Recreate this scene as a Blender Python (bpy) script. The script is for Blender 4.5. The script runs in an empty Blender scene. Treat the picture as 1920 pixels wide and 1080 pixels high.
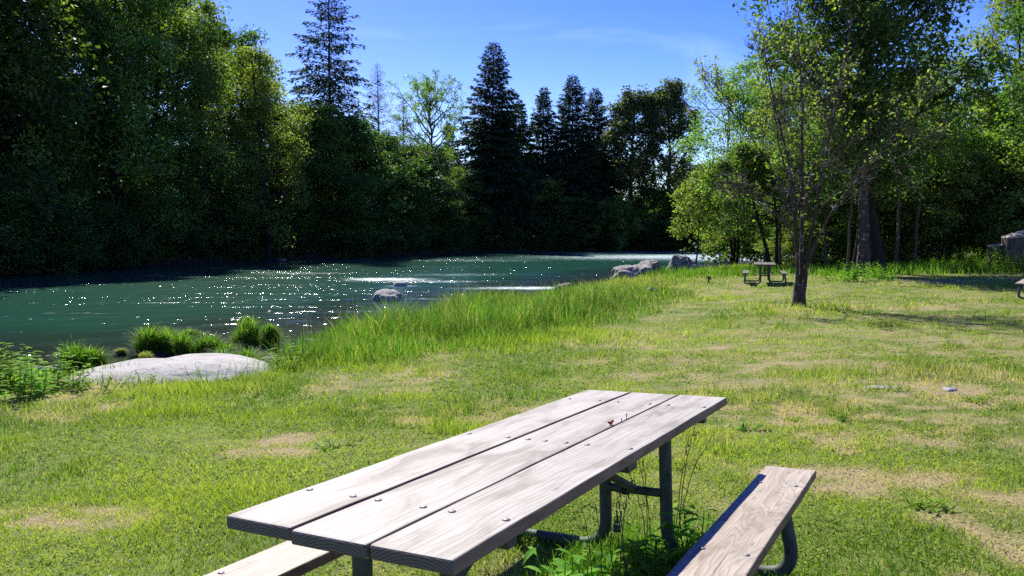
import bpy, math
import numpy as np
from mathutils import Vector, Matrix, Quaternion
PI = math.pi
scene = bpy.context.scene
COL = scene.collection
CAM_Z = 1.55
WATER = -0.90
FPX = 1470.0
SUN = np.array([-0.252, 0.674, 0.695]); SUN /= np.linalg.norm(SUN)

# ------------------------------------------------------------------ maths
def hash2(ix, iy, seed):
    n = (ix.astype(np.int64) * 374761393 + iy.astype(np.int64) * 668265263 + seed * 974634777) & 0xffffffff
    n = ((n ^ (n >> 13)) * 1274126177) & 0xffffffff
    n = n ^ (n >> 16)
    return (n & 0xffff) / 65535.0
def vnoise(x, y, seed=0):
    xi = np.floor(x); yi = np.floor(y); fx = x - xi; fy = y - yi
    fx = fx * fx * (3 - 2 * fx); fy = fy * fy * (3 - 2 * fy)
    a = hash2(xi, yi, seed); b = hash2(xi + 1, yi, seed); c = hash2(xi, yi + 1, seed); d = hash2(xi + 1, yi + 1, seed)
    return (a * (1 - fx) + b * fx) * (1 - fy) + (c * (1 - fx) + d * fx) * fy
def fbm(x, y, seed=0, o=4):
    x = np.asarray(x, float); y = np.asarray(y, float)
    s = 0; a = .5; t = 0
    for i in range(o):
        s = s + a * vnoise(x * 2 ** i + 17.3 * i, y * 2 ** i - 9.1 * i, seed + i); t += a; a *= .5
    return s / t
def sstep(a, b, x):
    t = np.clip((x - a) / (b - a), 0, 1); return t * t * (3 - 2 * t)
def P(px, d):
    """world x, y of something seen px across at depth d"""
    return ((px - 960) / FPX * d, d)

NEAR = np.array([(-80, -60), (-60, 2), (-26, 9.5), (-15, 12.3), (-9, 12.9), (-6.2, 12.3), (-4.6, 12.6), (-4.1, 14.5), (-4.0, 16.5), (-2.6, 20), (-0.9, 24), (1.3, 29.5), (5.6, 39), (11, 50), (16.5, 58), (24, 68), (40, 84), (90, 112), (300, 190)], float)
FAR = np.array([(-140, -40), (-90, -8), (-60, 14), (-42, 29), (-31, 43), (-28.5, 59), (-23.7, 76), (-15.7, 90), (-4.5, 111), (11, 120), (33, 124), (60, 135), (110, 160), (320, 260)], float)
def side_dist(px, py, line, inland):
    """signed distance to a shoreline; positive on land"""
    px = np.asarray(px, float); py = np.asarray(py, float)
    best = np.full(px.shape, 1e18); sgn = np.zeros(px.shape)
    for a, b in zip(line[:-1], line[1:]):
        d = b - a; L = d @ d
        t = np.clip(((px - a[0]) * d[0] + (py - a[1]) * d[1]) / L, 0, 1)
        qx = px - (a[0] + t * d[0]); qy = py - (a[1] + t * d[1])
        r = qx * qx + qy * qy
        cr = d[0] * qy - d[1] * qx            # >0 on the left of the segment
        m = r < best
        best = np.where(m, r, best); sgn = np.where(m, cr, sgn)
    s = np.sqrt(best)
    return np.where(sgn * inland > 0, s, -s)
def s_near(x, y): return side_dist(x, y, NEAR, -1) + .7 * (fbm(x * .6, y * .6, 5, 3) - .5)
def s_far(x, y): return side_dist(x, y, FAR, 1) + 2.2 * (fbm(x * .12, y * .12, 9, 3) - .5)
def land(x, y):
    x = np.asarray(x, float); y = np.asarray(y, float)
    z = .02 * np.clip(x, -30, 30) - .525 * (1 - np.exp(-np.clip(y - 3, -6, 200) / 10.))
    z = z - .38 * sstep(35, 54, y)
    return z + .05 * (fbm(x * .35, y * .35, 3, 3) - .5) + .018 * (fbm(x * 2.2, y * 2.2, 8, 2) - .5)
def ground_z(x, y):
    x = np.asarray(x, float); y = np.asarray(y, float)
    s = s_near(x, y); f = s_far(x, y)
    zl = land(x, y)
    w = 1.9
    zn = np.where(s > 0, WATER + (zl - WATER) * sstep(-.1, w, s), WATER - .02 + np.maximum(s * .13, -2.2))
    zf = np.where(f > 0, WATER + 1.6 * sstep(0, 5, f) + np.clip(f, 0, 80) * .03, WATER + np.maximum(f * .3, -2.2))
    return np.where(f > -7, np.maximum(zf, np.where(s > 0, zn, -9)), zn)
def gz(x, y): return float(ground_z(np.array([x]), np.array([y]))[0])

PATCH = [  # worn, dry patches of the lawn: x, y, radius x, radius y, strength
    (P(500, 6.4)[0], 6.4, .75, .35, 1), (P(100, 4.6)[0], 4.6, .4, .2, .9), (P(720, 7.2)[0], 7.3, .6, .2, .6),
    (P(1580, 7.0)[0], 7.0, .7, .5, .9), (P(1830, 6.2)[0], 6.2, .8, .5, .9), (P(1700, 5.0)[0], 5.0, 1.3, .45, .85),
    (P(1560, 4.9)[0], 4.9, .7, .25, .7), (P(1850, 4.55)[0], 4.5, .8, .3, .7), (P(1760, 7.9)[0], 7.9, 2.2, .7, .6), (P(1450, 9)[0], 9, 1.6, .6, .5),
    (P(1330, 12.6)[0], 12.6, 1.3, .35, .7), (P(1850, 12.5)[0], 12.5, 2.2, .8, .55), (P(1220, 9.6)[0], 9.6, 1.5, .5, .5), (P(1770, 29)[0], 29, 2.6, .9, 1),
    (P(1560, 11.5)[0], 11.5, 1.3, .3, .7), (P(1750, 19)[0], 19, 2.5, .6, .6), (P(640, 9.0)[0], 9.0, 1.1, .3, .5), (P(1390, 26)[0], 26, .9, .8, .7), (P(1330, 3.6)[0], 3.9, .4, .25, .6)]
def dry(x, y):
    x = np.asarray(x, float); y = np.asarray(y, float)
    n = fbm(x * .9, y * .9, 21, 5)
    d = sstep(.50, .72, n + .05 * np.clip((x - 1) / 4, -1, 1.2)) * .5
    e = fbm(x * 6, y * 6, 33, 3) - .5; e2 = fbm(x * 1.6, y * 1.6, 35, 3) - .5
    d = np.maximum(d, .75 * sstep(.50, .68, fbm(x * 2.4, y * 2.4, 25, 4)) * sstep(-.6, 2.5, x - .1 * y + .8 * (fbm(x * .5, y * .5, 26, 2) - .5)))
    d = d * (1 - .45 * sstep(7, 14, y))
    for (cx, cy, rx, ry, k) in PATCH:
        r = np.sqrt(((x - cx) / rx) ** 2 + ((y - cy) / ry) ** 2) + e * 1.3 + e2 * 2.2
        d = np.maximum(d, k * .8 * (1 - sstep(.2, 1.25, r)))
    fine = fbm(x * 5, y * 5, 41, 3)
    return np.clip(d * (.1 + 1.7 * sstep(.28, .62, fine)), 0, 1)

# ------------------------------------------------------------------ mesh helpers
class Geo:
    def __init__(s): s.v = []; s.q = []; s.t = []; s.a = []; s.sm = []; s.st = []; s.n = 0
    def add(s, v, quads=None, tris=None, tint=None, smooth=False):
        v = np.asarray(v, float).reshape(-1, 3)
        if quads is not None and len(quads):
            q = np.asarray(quads, np.int64).reshape(-1, 4) + s.n; s.q.append(q); s.sm.append(np.full(len(q), smooth))
        if tris is not None and len(tris):
            t = np.asarray(tris, np.int64).reshape(-1, 3) + s.n; s.t.append(t); s.st.append(np.full(len(t), smooth))
        s.v.append(v); s.n += len(v)
        s.a.append(np.full(len(v), .5) if tint is None else np.broadcast_to(np.asarray(tint, float), (len(v),)))
    def mesh(s, name, mat, extra=None):
        me = bpy.data.meshes.new(name)
        v = np.concatenate(s.v)
        q = np.concatenate(s.q) if s.q else np.zeros((0, 4), np.int64)
        t = np.concatenate(s.t) if s.t else np.zeros((0, 3), np.int64)
        me.vertices.add(len(v)); me.vertices.foreach_set('co', v.astype(np.float32).ravel())
        me.loops.add(q.size + t.size)
        me.loops.foreach_set('vertex_index', np.concatenate([q.ravel(), t.ravel()]).astype(np.int32))
        me.polygons.add(len(q) + len(t))
        me.polygons.foreach_set('loop_start', np.concatenate([np.arange(len(q)) * 4, q.size + np.arange(len(t)) * 3]).astype(np.int32))
        sm = np.concatenate(s.sm + s.st) if (s.sm or s.st) else np.zeros(0, bool)
        me.polygons.foreach_set('use_smooth', sm.astype(bool))
        at = me.attributes.new('tint', 'FLOAT', 'POINT'); at.data.foreach_set('value', np.concatenate(s.a).astype(np.float32))
        if extra:
            for k, arr in extra.items():
                at = me.attributes.new(k, 'FLOAT', 'POINT'); at.data.foreach_set('value', np.asarray(arr, np.float32))
        me.update(calc_edges=True)
        if mat: me.materials.append(mat)
        return me
def link(name, me, parent=None, loc=None):
    o = bpy.data.objects.new(name, me); COL.objects.link(o)
    if parent: o.parent = parent
    if loc is not None: o.location = loc
    return o
def tag(o, label=None, cat=None, group=None, kind=None):
    if label: o['label'] = label
    if cat: o['category'] = cat
    if group: o['group'] = group
    if kind: o['kind'] = kind
    return o
def empty(name, loc=(0, 0, 0), rz=0, **k):
    o = bpy.data.objects.new(name, None); COL.objects.link(o); o.location = loc; o.rotation_euler = (0, 0, rz); o.empty_display_size = .2
    return tag(o, **k)
def norm(a): return a / np.maximum(np.linalg.norm(a, axis=-1, keepdims=True), 1e-9)
def tubes(g, Pt, R, sides=5, tint=None, cap=False):
    """Pt [B,n,3], R [B,n]"""
    Pt = np.asarray(Pt, float); R = np.asarray(R, float)
    B, n, _ = Pt.shape
    T = np.empty_like(Pt); T[:, 1:-1] = Pt[:, 2:] - Pt[:, :-2]; T[:, 0] = Pt[:, 1] - Pt[:, 0]; T[:, -1] = Pt[:, -1] - Pt[:, -2]; T = norm(T)
    mt = norm(Pt[:, -1] - Pt[:, 0] + 1e-6)
    ref = np.where(np.abs(mt[:, 2:3]) > .8, np.array([[1., .13, 0]]), np.array([[.02, .01, 1.]]))
    A = norm(np.cross(T, ref[:, None, :])); Bv = np.cross(T, A)
    th = np.arange(sides) * 2 * PI / sides
    V = Pt[:, :, None, :] + R[:, :, None, None] * (np.cos(th)[None, None, :, None] * A[:, :, None, :] + np.sin(th)[None, None, :, None] * Bv[:, :, None, :])
    idx = np.arange(B * n * sides).reshape(B, n, sides)
    q = np.stack([idx[:, :-1], np.roll(idx, -1, 2)[:, :-1], np.roll(idx, -1, 2)[:, 1:], idx[:, 1:]], -1).reshape(-1, 4)
    tt = None if tint is None else np.repeat(np.asarray(tint), n * sides)
    g.add(V.reshape(-1, 3), quads=q, tint=tt, smooth=True)
    if cap:
        for b in range(B):
            for e, c in ((0, Pt[b, 0]), (n - 1, Pt[b, -1])):
                ring = V[b, e]; vs = np.vstack([ring, c[None]])
                tr = [(i, (i + 1) % sides, sides) for i in range(sides)]
                g.add(vs, tris=tr if e else [t[::-1] for t in tr])
def leaf_quads(g, c, a, nrm, L, W, tint):
    a = norm(a); b = norm(np.cross(a, nrm)); L = np.asarray(L)[:, None]; W = np.asarray(W)[:, None]
    up = np.cross(b, a)
    v = np.stack([c, c + a * L * .45 + b * W * .5 + up * W * .12, c + a * L, c + a * L * .45 - b * W * .5 + up * W * .12], 1)
    n = len(c); q = np.arange(n * 4).reshape(n, 4)
    g.add(v.reshape(-1, 3), quads=q, tint=np.repeat(tint, 4))
def bez(a, b, c, n):
    t = np.linspace(0, 1, n)[None, :, None]
    return a[:, None] * (1 - t) ** 2 + 2 * b[:, None] * t * (1 - t) + c[:, None] * t ** 2

# ------------------------------------------------------------------ materials
def new_mat(name):
    m = bpy.data.materials.new(name); m.use_nodes = True; nt = m.node_tree; nt.nodes.clear()
    out = nt.nodes.new('ShaderNodeOutputMaterial'); return m, nt, out
def N(nt, typ, **kw):
    n = nt.nodes.new(typ)
    for k, v in kw.items():
        if k.startswith('i_'): n.inputs[k[2:].replace('_', ' ')].default_value = v
        else: setattr(n, k, v)
    return n
def ramp(nt, stops, interp='LINEAR'):
    r = nt.nodes.new('ShaderNodeValToRGB'); r.color_ramp.interpolation = interp
    e = r.color_ramp.elements
    while len(e) < len(stops): e.new(.5)
    for i, (p, c) in enumerate(stops):
        e[i].position = p; e[i].color = (*c, 1) if len(c) == 3 else c
    return r
def mixc(nt, a, b, f, mode='MIX'):
    m = nt.nodes.new('ShaderNodeMix'); m.data_type = 'RGBA'; m.blend_type = mode
    for s, v in ((0, f), (6, a), (7, b)):
        if hasattr(v, 'links'): nt.links.new(v, m.inputs[s])
        else: m.inputs[s].default_value = (*v, 1) if isinstance(v, tuple) and len(v) == 3 else v
    return m.outputs[2]
def math_n(nt, op, a, b=0.0, clamp=False):
    m = nt.nodes.new('ShaderNodeMath'); m.operation = op; m.use_clamp = clamp
    for s, v in ((0, a), (1, b)):
        if hasattr(v, 'links'): nt.links.new(v, m.inputs[s])
        else: m.inputs[s].default_value = v
    return m.outputs[0]
def attr(nt, name):
    a = nt.nodes.new('ShaderNodeAttribute'); a.attribute_name = name; return a.outputs['Fac']
def noise(nt, vec, scale, detail=4, rough=.55, dist=0):
    n = N(nt, 'ShaderNodeTexNoise'); n.inputs['Scale'].default_value = scale; n.inputs['Detail'].default_value = detail
    n.inputs['Roughness'].default_value = rough; n.inputs['Distortion'].default_value = dist
    if vec is not None: nt.links.new(vec, n.inputs['Vector'])
    return n.outputs['Fac']
def mapping(nt, vec, scale=(1, 1, 1), loc=(0, 0, 0), rot=(0, 0, 0)):
    m = nt.nodes.new('ShaderNodeMapping'); nt.links.new(vec, m.inputs['Vector'])
    m.inputs['Scale'].default_value = scale; m.inputs['Location'].default_value = loc; m.inputs['Rotation'].default_value = rot
    return m.outputs['Vector']
def bump(nt, h, strength, dist=1.0):
    b = nt.nodes.new('ShaderNodeBump'); b.inputs['Strength'].default_value = strength; b.inputs['Distance'].default_value = dist
    nt.links.new(h, b.inputs['Height']); return b.outputs['Normal']

def leaf_mat(name, dark, mid, light, trans=.35, rough=.62, tcol=None, spec=.22):
    m, nt, out = new_mat(name)
    r = ramp(nt, [(0, dark), (.5, mid), (1, light)]); nt.links.new(attr(nt, 'tint'), r.inputs[0])
    oi = nt.nodes.new('ShaderNodeObjectInfo')
    hs = nt.nodes.new('ShaderNodeHueSaturation'); nt.links.new(r.outputs[0], hs.inputs['Color'])
    nt.links.new(math_n(nt, 'ADD', math_n(nt, 'MULTIPLY', oi.outputs['Random'], .04), .487), hs.inputs['Hue'])
    nt.links.new(math_n(nt, 'ADD', math_n(nt, 'MULTIPLY', oi.outputs['Random'], .35), .82), hs.inputs['Value'])
    p = N(nt, 'ShaderNodeBsdfPrincipled'); p.inputs['Roughness'].default_value = rough; p.inputs['Specular IOR Level'].default_value = spec
    nt.links.new(hs.outputs[0], p.inputs['Base Color'])
    tr = N(nt, 'ShaderNodeBsdfTranslucent')
    tc = mixc(nt, hs.outputs[0], tcol or (1.5, 1.7, .5), 1.0, 'MULTIPLY'); nt.links.new(tc, tr.inputs['Color'])
    mx = N(nt, 'ShaderNodeMixShader'); mx.inputs[0].default_value = trans
    nt.links.new(p.outputs[0], mx.inputs[1]); nt.links.new(tr.outputs[0], mx.inputs[2]); nt.links.new(mx.outputs[0], out.inputs[0])
    return m
def bark_mat(name, a, b, c=None, scale=6, patch=(0.4, 0.6)):
    m, nt, out = new_mat(name); tc = N(nt, 'ShaderNodeTexCoord'); ob = tc.outputs['Object']
    n1 = noise(nt, mapping(nt, ob, (scale, scale, scale * .25)), 1.5, 6, .65)
    r = ramp(nt, [(.3, a), (.7, b)]); nt.links.new(n1, r.inputs[0]); col = r.outputs[0]
    if c:
        n2 = noise(nt, mapping(nt, ob, (2.2, 2.2, 3.5)), 1.7, 5, .6)
        rr = ramp(nt, [(patch[0], (0, 0, 0)), (patch[1], (1, 1, 1))]); nt.links.new(n2, rr.inputs[0])
        col = mixc(nt, col, c, rr.outputs[0])
    p = N(nt, 'ShaderNodeBsdfPrincipled'); p.inputs['Roughness'].default_value = .85; p.inputs['Specular IOR Level'].default_value = .2
    nt.links.new(col, p.inputs['Base Color']); nt.links.new(bump(nt, n1, .8, .03), p.inputs['Normal']); nt.links.new(p.outputs[0], out.inputs[0])
    return m
def grass_mat(name, g0, g1, straw, trans=.4, rough=.45):
    m, nt, out = new_mat(name)
    r = ramp(nt, [(0, g0), (1, g1)]); nt.links.new(attr(nt, 'tint'), r.inputs[0])
    col = mixc(nt, r.outputs[0], straw, attr(nt, 'dry'))
    p = N(nt, 'ShaderNodeBsdfPrincipled'); p.inputs['Roughness'].default_value = rough; p.inputs['Specular IOR Level'].default_value = .15
    nt.links.new(col, p.inputs['Base Color'])
    tr = N(nt, 'ShaderNodeBsdfTranslucent'); nt.links.new(mixc(nt, col, (1.3, 1.45, .55), 1.0, 'MULTIPLY'), tr.inputs['Color'])
    mx = N(nt, 'ShaderNodeMixShader'); mx.inputs[0].default_value = trans
    nt.links.new(p.outputs[0], mx.inputs[1]); nt.links.new(tr.outputs[0], mx.inputs[2]); nt.links.new(mx.outputs[0], out.inputs[0])
    return m
def ground_mat():
    m, nt, out = new_mat('ground_soil'); g = N(nt, 'ShaderNodeNewGeometry'); pos = g.outputs['Position']
    n1 = noise(nt, pos, 9, 6, .6); n2 = noise(nt, pos, 60, 4, .6); n3 = noise(nt, pos, 2.2, 5, .6)
    turf = ramp(nt, [(.3, (.06, .09, .015)), (.55, (.13, .17, .03)), (.8, (.24, .25, .07))]); nt.links.new(n1, turf.inputs[0])
    straw = ramp(nt, [(.3, (.15, .11, .06)), (.55, (.30, .235, .13)), (.8, (.46, .38, .23))]); nt.links.new(n2, straw.inputs[0])
    c = mixc(nt, turf.outputs[0], straw.outputs[0], attr(nt, 'dry'))
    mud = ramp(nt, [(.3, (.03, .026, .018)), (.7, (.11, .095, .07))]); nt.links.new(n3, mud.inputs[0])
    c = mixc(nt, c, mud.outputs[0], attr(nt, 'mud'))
    p = N(nt, 'ShaderNodeBsdfPrincipled'); p.inputs['Roughness'].default_value = .9; p.inputs['Specular IOR Level'].default_value = .15
    nt.links.new(c, p.inputs['Base Color']); nt.links.new(bump(nt, n2, .6, .03), p.inputs['Normal']); nt.links.new(p.outputs[0], out.inputs[0])
    return m
def water_mat():
    m, nt, out = new_mat('river_water'); g = N(nt, 'ShaderNodeNewGeometry'); pos = g.outputs['Position']
    flow = mapping(nt, pos, (1, 1, 1), rot=(0, 0, math.radians(-20)))
    depth = attr(nt, 'deep'); rif = attr(nt, 'riffle'); foam_a = attr(nt, 'foam')
    big = noise(nt, mapping(nt, flow, (.5, .8, 1)), 1.0, 3, .5)
    mid = noise(nt, mapping(nt, pos, (1.1, 3.6, 1)), 1.0, 4, .6)
    crest = noise(nt, mapping(nt, pos, (2.4, 1.9, 1)), 1.0, 2, .5)
    cr_ = ramp(nt, [(.50, (0, 0, 0)), (.72, (1, 1, 1))]); nt.links.new(crest, cr_.inputs[0])
    streak = noise(nt, mapping(nt, pos, (.11, .85, 1)), 1.0, 5, .62)
    sr = ramp(nt, [(.55, (0, 0, 0)), (.65, (.9, .9, .9))]); nt.links.new(streak, sr.inputs[0])
    calm = math_n(nt, 'ADD', math_n(nt, 'MULTIPLY', big, .16), math_n(nt, 'MULTIPLY', mid, .04))
    spk = math_n(nt, 'MULTIPLY', math_n(nt, 'MULTIPLY', cr_.outputs[0], .11), math_n(nt, 'MULTIPLY', sr.outputs[0], rif))
    h = math_n(nt, 'ADD', math_n(nt, 'MULTIPLY', calm, rif), spk)
    nrm = bump(nt, h, 1.0, 1.0)
    dr = ramp(nt, [(0, (.05, .042, .026)), (.45, (.022, .034, .024)), (.8, (.014, .052, .034)), (1, (.015, .080, .050))]); nt.links.new(depth, dr.inputs[0])
    v2 = noise(nt, mapping(nt, flow, (.05, .16, 1)), 1.0, 4, .55)
    body = mixc(nt, dr.outputs[0], (.6, .75, .75), math_n(nt, 'MULTIPLY', v2, .5), 'MULTIPLY')
    fn = noise(nt, mapping(nt, flow, (1.1, 4, 1)), 1.3, 6, .8)
    fr = ramp(nt, [(.47, (0, 0, 0)), (.74, (1, 1, 1))]); nt.links.new(math_n(nt, 'ADD', fn, math_n(nt, 'MULTIPLY', math_n(nt, 'SUBTRACT', foam_a, .5), .42)), fr.inputs[0])
    foam = math_n(nt, 'MULTIPLY', fr.outputs[0], sstep_node(nt, foam_a))
    col = mixc(nt, body, (.50, .60, .60), foam)
    p = N(nt, 'ShaderNodeBsdfPrincipled'); nt.links.new(col, p.inputs['Base Color']); p.inputs['IOR'].default_value = 1.333
    nt.links.new(math_n(nt, 'ADD', math_n(nt, 'MULTIPLY', foam, .6), .13), p.inputs['Roughness']); nt.links.new(nrm, p.inputs['Normal'])
    # shallow edge lets the bed show
    tb = N(nt, 'ShaderNodeBsdfTransparent'); tb.inputs[0].default_value = (.62, .6, .48, 1)
    gl = N(nt, 'ShaderNodeBsdfGlossy'); gl.inputs['Roughness'].default_value = .17; nt.links.new(nrm, gl.inputs['Normal'])
    fz = N(nt, 'ShaderNodeFresnel'); fz.inputs['IOR'].default_value = 1.333; nt.links.new(nrm, fz.inputs['Normal'])
    sh = N(nt, 'ShaderNodeMixShader'); nt.links.new(fz.outputs[0], sh.inputs[0]); nt.links.new(tb.outputs[0], sh.inputs[1]); nt.links.new(gl.outputs[0], sh.inputs[2])
    mx = N(nt, 'ShaderNodeMixShader')
    nt.links.new(math_n(nt, 'ADD', math_n(nt, 'MULTIPLY', depth, 5.0), math_n(nt, 'ADD', foam, .05), True), mx.inputs[0])
    nt.links.new(sh.outputs[0], mx.inputs[1]); nt.links.new(p.outputs[0], mx.inputs[2]); nt.links.new(mx.outputs[0], out.inputs[0])
    return m
def sstep_node(nt, v):
    mr = nt.nodes.new('ShaderNodeMapRange'); mr.interpolation_type = 'SMOOTHSTEP'; nt.links.new(v, mr.inputs['Value'])
    mr.inputs['From Min'].default_value = 0.02; mr.inputs['From Max'].default_value = .35
    return mr.outputs['Result']
def rock_mat(name, a, b, c, scale=3, bmp=.5, crack=.5):
    m, nt, out = new_mat(name); tc = N(nt, 'ShaderNodeTexCoord'); ob = tc.outputs['Object']
    n1 = noise(nt, ob, scale, 8, .62); n2 = noise(nt, ob, scale * 9, 6, .7); n3 = noise(nt, mapping(nt, ob, (1, 1, 2.5)), scale * .6, 5, .5, 1.5)
    r = ramp(nt, [(.32, a), (.55, b), (.75, c)]); nt.links.new(n1, r.inputs[0])
    r2 = ramp(nt, [(.3, (.62, .62, .62)), (.6, (1, 1, 1))]); nt.links.new(n2, r2.inputs[0])
    col = mixc(nt, r.outputs[0], r2.outputs[0], 1.0, 'MULTIPLY')
    r3 = ramp(nt, [(.485, (1, 1, 1)), (.5, (1 - crack,) * 3), (.515, (1, 1, 1))]); nt.links.new(n3, r3.inputs[0])
    col = mixc(nt, col, r3.outputs[0], 1.0, 'MULTIPLY')
    h = math_n(nt, 'ADD', math_n(nt, 'MULTIPLY', n2, .35), math_n(nt, 'MULTIPLY', r3.outputs[0], .5))
    p = N(nt, 'ShaderNodeBsdfPrincipled'); p.inputs['Roughness'].default_value = .8
    nt.links.new(col, p.inputs['Base Color']); nt.links.new(bump(nt, h, bmp, .04), p.inputs['Normal']); nt.links.new(p.outputs[0], out.inputs[0])
    return m
def wood_mat(name, light, mid, dark, cath=.5, streaks=.6):
    m, nt, out = new_mat(name); tc = N(nt, 'ShaderNodeTexCoord'); ob = tc.outputs['Object']
    oi = nt.nodes.new('ShaderNodeObjectInfo')
    ad = nt.nodes.new('ShaderNodeVectorMath'); ad.operation = 'MULTIPLY_ADD'
    cmb = nt.nodes.new('ShaderNodeCombineXYZ'); nt.links.new(oi.outputs['Random'], cmb.inputs[0]); nt.links.new(oi.outputs['Random'], cmb.inputs[1])
    nt.links.new(cmb.outputs[0], ad.inputs[0]); ad.inputs[1].default_value = (31, 7, 0); nt.links.new(ob, ad.inputs[2]); v = ad.outputs[0]
    # knots: distance to stretched voronoi cells bends the rings
    vor = nt.nodes.new('ShaderNodeTexVoronoi'); vor.inputs['Scale'].default_value = 1.0; nt.links.new(mapping(nt, v, (2.3, 6.5, 1)), vor.inputs['Vector'])
    kn = math_n(nt, 'SUBTRACT', .55, vor.outputs['Distance'], True)
    knr = ramp(nt, [(.86, (0, 0, 0)), (.97, (1, 1, 1))]); nt.links.new(math_n(nt, 'MULTIPLY', kn, 1.82), knr.inputs[0])
    ln = noise(nt, mapping(nt, v, (.9 * cath + .25, 5.5, 1)), 1.0, 3, .5)
    ringv = math_n(nt, 'ADD', math_n(nt, 'MULTIPLY', ln, 3.2 * cath + .6), math_n(nt, 'MULTIPLY', math_n(nt, 'POWER', kn, 2.0), 2.2 * cath))
    sp = nt.nodes.new('ShaderNodeSeparateXYZ'); nt.links.new(v, sp.inputs[0])
    ringv = math_n(nt, 'ADD', ringv, math_n(nt, 'MULTIPLY', sp.outputs[1], 9.0 * (1.35 - cath)))
    saw = math_n(nt, 'FRACT', math_n(nt, 'MULTIPLY', ringv, 6.5))
    rr = ramp(nt, [(0, (1, 1, 1)), (.55, (.86, .84, .82)), (.9, (.5, .46, .43)), (1, (.95, .95, .95))]); nt.links.new(saw, rr.inputs[0])
    fib = noise(nt, mapping(nt, v, (2.5, 130, 60)), 1.0, 4, .7)
    fr = ramp(nt, [(.3, (.58, .56, .54)), (.6, (1, 1, 1))]); nt.links.new(fib, fr.inputs[0])
    blot = noise(nt, mapping(nt, v, (1.6, 5, 5)), 1.6, 5, .6, .6)
    br = ramp(nt, [(.36, dark), (.47, mid), (.58, light)]); nt.links.new(blot, br.inputs[0])
    col = mixc(nt, br.outputs[0], rr.outputs[0], streaks, 'MULTIPLY')
    col = mixc(nt, col, fr.outputs[0], .7, 'MULTIPLY')
    col = mixc(nt, col, (.12, .09, .07), math_n(nt, 'MULTIPLY', knr.outputs[0], .75))
    # fine checks along the grain
    ck = noise(nt, mapping(nt, v, (1.4, 60, 30)), 1.0, 2, .4)
    ckr = ramp(nt, [(.70, (0, 0, 0)), (.76, (1, 1, 1))]); nt.links.new(ck, ckr.inputs[0])
    col = mixc(nt, col, (.12, .10, .09), math_n(nt, 'MULTIPLY', ckr.outputs[0], .7))
    # end grain is darker wood
    g = N(nt, 'ShaderNodeNewGeometry'); vt = nt.nodes.new('ShaderNodeVectorTransform'); vt.vector_type = 'NORMAL'; vt.convert_from = 'WORLD'; vt.convert_to = 'OBJECT'
    nt.links.new(g.outputs['True Normal'], vt.inputs[0]); s2 = nt.nodes.new('ShaderNodeSeparateXYZ'); nt.links.new(vt.outputs[0], s2.inputs[0])
    ends = math_n(nt, 'GREATER_THAN', math_n(nt, 'ABSOLUTE', s2.outputs[0]), .7)
    rings = N(nt, 'ShaderNodeTexWave', wave_type='RINGS', rings_direction='X'); rings.inputs['Scale'].default_value = 38; rings.inputs['Distortion'].default_value = 2.5
    nt.links.new(mapping(nt, ob, (0, 1, 1), (0, .02, .16)), rings.inputs['Vector'])
    er = ramp(nt, [(0, (.07, .055, .045)), (1, (.17, .14, .115))]); nt.links.new(rings.outputs['Fac'], er.inputs[0])
    col = mixc(nt, col, er.outputs[0], ends)
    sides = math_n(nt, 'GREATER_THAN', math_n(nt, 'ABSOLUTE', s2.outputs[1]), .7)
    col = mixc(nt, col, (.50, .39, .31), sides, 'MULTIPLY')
    h = math_n(nt, 'ADD', math_n(nt, 'MULTIPLY', fib, .4), math_n(nt, 'MULTIPLY', saw, -.35))
    h = math_n(nt, 'SUBTRACT', h, ckr.outputs[0])
    p = N(nt, 'ShaderNodeBsdfPrincipled'); p.inputs['Roughness'].default_value = .62; p.inputs['Specular IOR Level'].default_value = .35
    nt.links.new(col, p.inputs['Base Color']); nt.links.new(bump(nt, h, .45, .004), p.inputs['Normal']); nt.links.new(p.outputs[0], out.inputs[0])
    return m
def metal_mat(name, a, b, metallic=.6, rough=.45):
    m, nt, out = new_mat(name); tc = N(nt, 'ShaderNodeTexCoord'); n1 = noise(nt, tc.outputs['Object'], 22, 6, .65)
    r = ramp(nt, [(.35, a), (.65, b)]); nt.links.new(n1, r.inputs[0])
    p = N(nt, 'ShaderNodeBsdfPrincipled'); p.inputs['Metallic'].default_value = metallic
    nt.links.new(r.outputs[0], p.inputs['Base Color']); nt.links.new(math_n(nt, 'ADD', math_n(nt, 'MULTIPLY', n1, .3), rough - .15), p.inputs['Roughness'])
    nt.links.new(p.outputs[0], out.inputs[0]); return m
def plain_mat(name, c, rough=.6, metallic=0):
    m, nt, out = new_mat(name); tc = N(nt, 'ShaderNodeTexCoord'); n1 = noise(nt, tc.outputs['Object'], 40, 3)
    col = mixc(nt, tuple(k * .7 for k in c), c, n1)
    p = N(nt, 'ShaderNodeBsdfPrincipled'); p.inputs['Roughness'].default_value = rough; p.inputs['Metallic'].default_value = metallic
    nt.links.new(col, p.inputs['Base Color']); nt.links.new(p.outputs[0], out.inputs[0]); return m

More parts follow.
